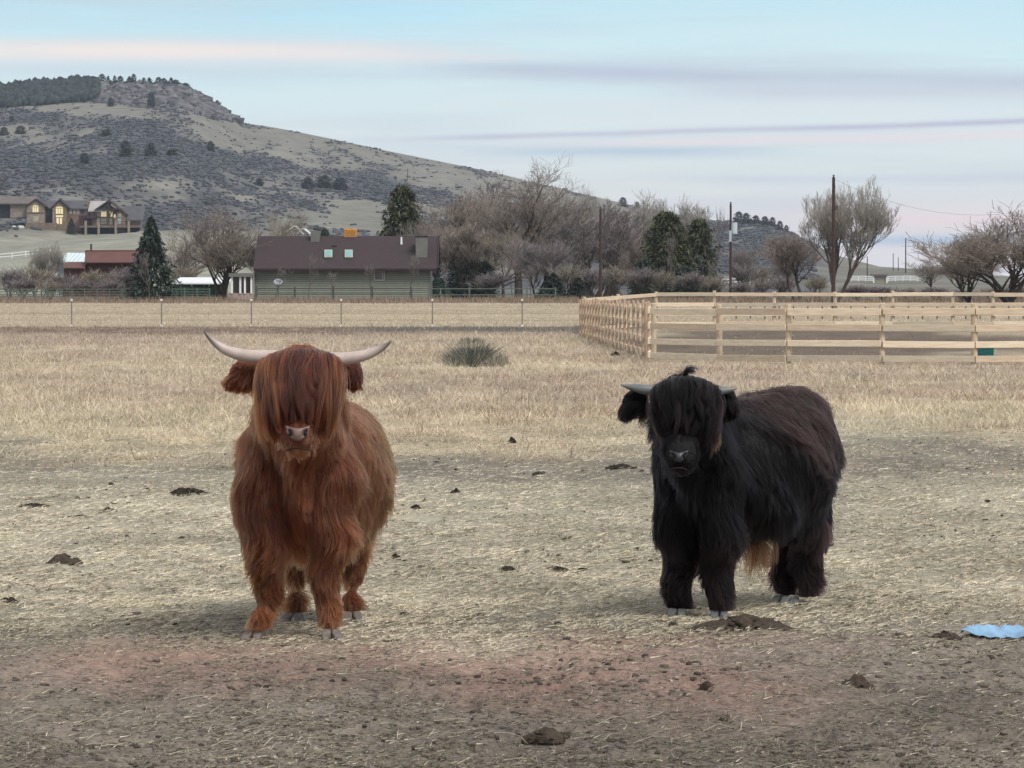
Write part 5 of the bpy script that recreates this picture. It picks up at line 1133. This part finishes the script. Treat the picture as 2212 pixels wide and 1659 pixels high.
xr = lambda u, Y: XU(u, Y)
zr_ = lambda v, Y: P(0, v, Y)[2]
hc_ = xr(650, 16.5)
def zc(v): return zr_(v, 16.5)
RED = dict(seed=21, skin=redskin, hair=redhair, dark=darkm, nosem=noser, hoofm=hoofm, hoofsc=.84, hairs=110000, hr=.00125, len=1.0, leglen=1.0, wave=1.0, axis=(.03, 1.0),
    body_label='reddish brown body on short sturdy legs', coat_label='long shaggy reddish brown coat',
    trunk=[((-1.02, 16.98, .74), .10, .16), ((-1.02, 17.06, .76), .19, .30), ((-1.01, 17.2, .78), .27, .36), ((-1.0, 17.4, .77), .345, .36), ((-.975, 17.7, .75), .375, .36), ((-.955, 18.0, .79), .33, .34), ((-.95, 18.2, .83), .24, .26), ((-.95, 18.33, .85), .11, .13)],
    neck=[((-1.01, 17.15, .95), .22, .24), ((-1.0, 16.88, 1.07), .19, .22), ((hc_, 16.66, 1.16), .14, .16)],
    head=[((hc_, 16.64, zc(770)), .10, .09), ((hc_, 16.58, zc(800)), .135, .125), ((hc_ + .0, 16.50, zc(850)), .125, .125), ((hc_ - .003, 16.43, zc(905)), .098, .10), ((hc_ - .008, 16.38, zc(942)), .084, .082), ((hc_ - .01, 16.35, zc(968)), .066, .062)],
    legs=[[((-1.14, 17.08, .98), .13), ((-1.185, 16.97, .74), .14), ((-1.19, 16.97, .52), .112), ((-1.16, 16.98, .33), .074), ((-1.16, 17.0, .18), .056), ((xr(562, 16.95), 16.97, .10), .054), ((xr(551, 16.95), 16.95, .055), .048)],
          [((-.90, 17.08, .98), .12), ((-.86, 16.97, .74), .14), ((-.865, 16.97, .52), .112), ((-.885, 16.98, .33), .074), ((-.885, 17.0, .18), .056), ((xr(709, 16.95), 16.97, .10), .054), ((xr(714, 16.93), 16.93, .055), .048)],
          [((-1.10, 18.05, .72), .15), ((-1.09, 17.9, .52), .10), ((-1.09, 18.05, .38), .066), ((-1.09, 17.98, .20), .050), ((xr(638, 17.85), 17.88, .10), .052), ((xr(634, 17.8), 17.82, .055), .048)],
          [((-.83, 18.05, .72), .15), ((-.82, 17.9, .52), .10), ((-.80, 18.1, .38), .066), ((-.80, 18.02, .20), .050), ((xr(757, 17.95), 17.96, .10), .052), ((xr(760, 17.9), 17.9, .055), .048)]],
    balls=[], dewlap=[((hc_, 16.72, 1.0), .09, .10), ((-1.0, 16.84, .80), .065, .09), ((-1.01, 16.92, .64), .05, .08), ((-1.02, 17.02, .54), .05, .06)],
    forelock=dict(n=12000, root=(hc_, 16.62, zc(760)), w0=.135, w1=.122, bulge=.095, dome=.035, zend=zc(908), zside=-.11, yface=16.335, slope=.22, reach=.10, locks=330, wave=.016,
                  tint=lambda lt, x0, r: np.stack([lt * (.75 + .25 * r), lt * (.68 + .25 * np.abs(x0)), lt * .80], -1) * (.45 + .45 * ss(.0, .35, np.abs(x0 - .06)))[:, None]),
    ears=[dict(pts=((xr(562, 16.68), 16.68, zc(795)), (xr(528, 16.7), 16.68, zc(798)), (xr(502, 16.7), 16.66, zc(820))), n=6500, L=.095, tint=(.85, .8, .8)),
          dict(pts=((xr(738, 16.68), 16.70, zc(795)), (xr(762, 16.7), 16.70, zc(800)), (xr(778, 16.7), 16.68, zc(822))), n=6000, L=.07, tint=(.55, .45, .5))],
    horns=[], hooves=[(xr(549, 16.95), 16.93, -.35), (xr(715, 16.93), 16.91, .12), (xr(634, 17.8), 17.79, -.5), (xr(761, 17.9), 17.87, .1)],
    nose=((xr(643, 16.3), 16.272, zc(935)), xr(668, 16.3) - xr(643, 16.3) + .004, .030), mouth=(.062, -.062), tint=red_tint)
hm = hornmat('horn_cream', (.47, .39, .355), (.09, .07, .065), xr(440, 16.6) + .98, xr(846, 16.6) + .98)
YH = 16.58
RED['horns'] = [dict(mat=hm, pts=[P(600, 771, YH), P(575, 771, YH), P(545, 770, YH), P(515, 766, YH), P(487, 757, YH), P(465, 742, YH), P(450, 727, YH), P(440, 714, YH)], rad=[.032, .032, .030, .0275, .0235, .017, .010, .0025]),
                dict(mat=hm, pts=[P(700, 775, YH), P(722, 776, YH), P(750, 775, YH), P(778, 770, YH), P(803, 763, YH), P(822, 753, YH), P(836, 745, YH), P(845, 736, YH)], rad=[.033, .032, .030, .027, .0225, .017, .010, .0025])]
root, org, rg_ = cow('red_cow', 'reddish brown highland cow with long pale horns, facing the camera at left', (RX, RY), RED)
# --- black cow
blackhair = hairmat('black_hair', (.0030, .0027, .0036), .5, .25, ior=1.28); blackskin = mat('black_skin', (.012, .011, .013), .9, .2, 20)
O = np.array((.96, 18.02)); dA = np.array((.556, .831)); pA = np.array((.831, -.556))
def B(s, off, z): q = O + dA * s + pA * off; return (q[0], q[1], z)
bc_ = xr(1470, 17.55)
def zb_(v): return zr_(v, 17.55)
def leg(q, hip, hind=False, hx=None):
    x, y = q; b = np.array((0, 0.))
    if hind: return [((x, y, hip), .14), ((x - dA[0] * .08, y - dA[1] * .08, .50), .11), ((x + dA[0] * .03, y + dA[1] * .03, .36), .078), ((x + .01, y + .01, .20), .068), ((x, y, .10), .058), ((x - .01, y - .03, .055), .05)]
    return [((x, y + .06, hip + .16), .11), ((x, y - .02, hip - .02), .125), ((x, y - .02, .50), .105), ((x, y, .33), .082), ((x, y, .18), .070), ((x, y - .01, .10), .058), ((x - .005, y - .02, .055), .05)]
def black_tint(p, q, lab, nlow, nh):
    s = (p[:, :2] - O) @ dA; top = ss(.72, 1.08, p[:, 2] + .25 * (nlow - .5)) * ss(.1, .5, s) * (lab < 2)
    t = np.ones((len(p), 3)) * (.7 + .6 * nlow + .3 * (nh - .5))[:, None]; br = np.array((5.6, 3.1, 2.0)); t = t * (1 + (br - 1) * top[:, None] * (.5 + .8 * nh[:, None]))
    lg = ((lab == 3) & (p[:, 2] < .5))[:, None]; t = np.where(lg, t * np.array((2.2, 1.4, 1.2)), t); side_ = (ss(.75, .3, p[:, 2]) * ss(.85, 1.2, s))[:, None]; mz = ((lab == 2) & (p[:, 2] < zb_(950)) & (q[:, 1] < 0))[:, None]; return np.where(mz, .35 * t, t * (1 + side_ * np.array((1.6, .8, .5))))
LF, RF = (xr(1466, 18.05), 18.08), (xr(1556, 17.9), 17.96); LH, RH = (1.45, 18.93), (1.56, 18.80)
BLK = dict(seed=33, skin=blackskin, hair=blackhair, dark=darkm, nosem=nosek, hoofm=hoofg, hoofsc=.80, hairs=110000, hr=.0012, len=.95, leglen=1.15, wave=1.15, axis=(.556, .831),
    body_label='black body turned three quarters to the right', coat_label='black shaggy coat with reddish brown along the back',
    trunk=[(B(-.08, 0, .70), .10, .16), (B(.0, 0, .73), .19, .28), (B(.15, 0, .75), .26, .32), (B(.45, 0, .765), .32, .33), (B(.75, 0, .79), .33, .34), (B(.98, -.02, .84), .255, .32), (B(1.12, -.02, .86), .20, .24), (B(1.20, -.02, .88), .10, .12)],
    neck=[(B(.10, 0, .90), .20, .22), ((.90, 17.85, .98), .17, .20), ((bc_, 17.70, 1.04), .13, .14)],
    head=[((bc_, 17.68, zb_(832)), .09, .08), ((bc_, 17.62, zb_(856)), .125, .115), ((bc_, 17.55, zb_(900)), .118, .115), ((bc_, 17.48, zb_(950)), .088, .09), ((bc_, 17.43, zb_(986)), .074, .074), ((bc_, 17.41, zb_(1006)), .056, .054)],
    legs=[leg(LF, .74), leg(RF, .74), leg(LH, .72, True), leg(RH, .72, True)], balls=[], dewlap=[((bc_, 17.72, .90), .08, .09), ((.91, 17.86, .74), .07, .09), ((.94, 17.98, .58), .06, .08), ((.98, 18.06, .50), .06, .06)],
    forelock=dict(n=9500, root=(xr(1478, 17.65), 17.66, zb_(820)), w0=.115, w1=.105, bulge=.075, dome=.055, zend=zb_(935), zside=-.05, yface=17.42, slope=.20, reach=.09, locks=220, wave=.020,
                  tint=lambda lt, x0, r: np.stack([lt**2 * (1.25 + .5 * r), lt**2 * 1.0, lt**2 * .95], -1)),
    ears=[dict(pts=((xr(1398, 17.7), 17.72, zb_(862)), (xr(1372, 17.7), 17.72, zb_(866)), (xr(1350, 17.7), 17.70, zb_(880))), n=6000, L=.10, tint=(1.3, .95, .9)),
          dict(pts=((xr(1548, 17.7), 17.72, zb_(862)), (xr(1572, 17.7), 17.72, zb_(864)), (xr(1592, 17.7), 17.70, zb_(876))), n=5500, L=.09, tint=(1.7, 1.1, 1.0))],
    horns=[], hooves=[(LF[0] - .005, LF[1] - .05, -.25), (RF[0] - .005, RF[1] - .05, .05), (LH[0] - .02, LH[1] - .05, -.4), (RH[0] - .09, RH[1] - .04, -.45)],
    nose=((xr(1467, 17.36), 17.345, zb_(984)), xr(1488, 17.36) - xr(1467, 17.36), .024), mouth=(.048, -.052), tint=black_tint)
hg = mat('horn_grey', (.14, .155, .155), .4, .2, 20, .002, spec=.45); YB = 17.66
BLK['horns'] = [dict(mat=hg, pts=[P(1408, 843, YB), P(1390, 841, YB), P(1372, 838, YB), P(1356, 835, YB), P(1340, 831, YB)], rad=[.026, .025, .0205, .013, .002]),
                dict(mat=hg, pts=[P(1530, 845, YB), P(1547, 845, YB), P(1563, 844, YB), P(1578, 842, YB), P(1592, 839, YB)], rad=[.026, .024, .0195, .0125, .002])]
rootb, orgb, rg_ = cow('black_cow', 'shaggy black highland calf with short grey horns, standing at right', (1.25, 18.4), BLK)
# tufts of the black cow: belly tuft, curl on the head, brown strand under the ear, tail
n = 420; c = np.array((xr(1632, 18.45), 18.45, zr_(1172, 18.45))); a = rg_.normal(0, 1, (n, 3)) * np.array((.045, .05, .01)); Pp = c + a
S = strands(Pp, np.repeat([[0, 0, -1.]], n, 0), rg_.uniform(.07, .19, n) * (1 + .4 * np.exp(-(a[:, 0] / .02)**2)), np.zeros((n, 3)), np.full(n, .2), np.ones(n), np.full(n, .08), rg_, 8, 40, .7)
curves_obj('belly_tuft', S, taper(n, 8, .0012, rg_), redhair, rootb, np.ones((n, 3)) * np.array((.75, 1.0, 1.0)) * rg_.uniform(.4, 1.3, (n, 1)))
n = 90; t = np.linspace(0, 1, 12)[None, :, None]; s0 = rg_.normal(0, 1, (n, 1, 3)) * .006; A0 = P(1478, 818, 17.6); Sx = A0 + s0 + np.concatenate([.002 + .05 * t**2.2, -.01 * t, .055 * np.sin(t * 2.0) * (1 - .25 * t)], -1) * rg_.uniform(.75, 1.25, (n, 1, 1))
curves_obj('head_curl', Sx, taper(n, 12, .0011, rg_), blackhair, rootb, np.ones((n, 3)))
n = 60; A0 = P(1546, 915, 17.62); Pp = A0 + rg_.normal(0, 1, (n, 3)) * .009
S = strands(Pp, np.repeat([[0, -1., 0]], n, 0), rg_.uniform(.10, .17, n), np.zeros((n, 3)), np.full(n, .05), np.ones(n), np.full(n, .05), rg_, 8, 10, .8)
curves_obj('neck_tuft', S, taper(n, 8, .0011, rg_), redhair, rootb, np.ones((n, 3)) * np.array((.8, 1.1, 1.0)))
def tail(root, top, hair, tint, rg, skin):
    top = np.array(top, float); pts = [top + np.array((0, .03 * k * 0 + .05 * min(k, 2), -.09 * k)) for k in range(8)]; MB().tube(pts, [.032, .03, .027, .024, .021, .018, .016, .012], 10).build('tail', skin, root, True)
    tl = [o for o in root.children if o.name.startswith('tail')][0]; n = 5000; k = rg.uniform(0, 1, n)**.7; c = np.stack([np.interp(k * 7, range(8), [p[i] for p in pts]) for i in range(3)], -1); nr = nrmz(rg.normal(0, 1, (n, 3)) * np.array((1, 1, .2)))
    S = strands(c + nr * .015, nr, .04 + .12 * k * rg.uniform(.6, 1.1, n), np.zeros((n, 3)), np.full(n, .25), np.ones(n), np.full(n, .07), rg, 8, 250, .6); S[..., 2] = np.maximum(S[..., 2], .06)
    curves_obj('tail_hair', S, taper(n, 8, .0012, rg), hair, tl, np.ones((n, 3)) * np.array(tint) * rg.uniform(.6, 1.2, (n, 1)))
tail(root, (-1.0, 18.36, 1.0), redhair, (.8, .8, .8), rg_, redskin)
tq = B(1.30, 0, 1.0); tail(rootb, tq, blackhair, (1.1, 1, 1), rg_, blackskin)
print('tris', sum(len(m.loop_triangles) if len(m.loop_triangles) else sum(len(p.vertices) - 2 for p in m.polygons) for m in bpy.data.meshes if len(m.polygons) < 3000), sum(len(m.polygons) for m in bpy.data.meshes))
# ================================================================== HAZE
hz = MB().box(-2600, 2600, -60, 4400, -3, 240).build('haze', None); tag(hz, kind='stuff')
hm_ = bpy.data.materials.new('haze'); hm_.use_nodes = True; nt = hm_.node_tree; nt.nodes.clear(); ou = nt.nodes.new('ShaderNodeOutputMaterial'); pv = nt.nodes.new('ShaderNodeVolumePrincipled')
pv.inputs['Color'].default_value = (.72, .84, 1, 1); pv.inputs['Density'].default_value = .00006; pv.inputs['Anisotropy'].default_value = .1; nt.links.new(pv.outputs[0], ou.inputs['Volume']); hz.data.materials.append(hm_)
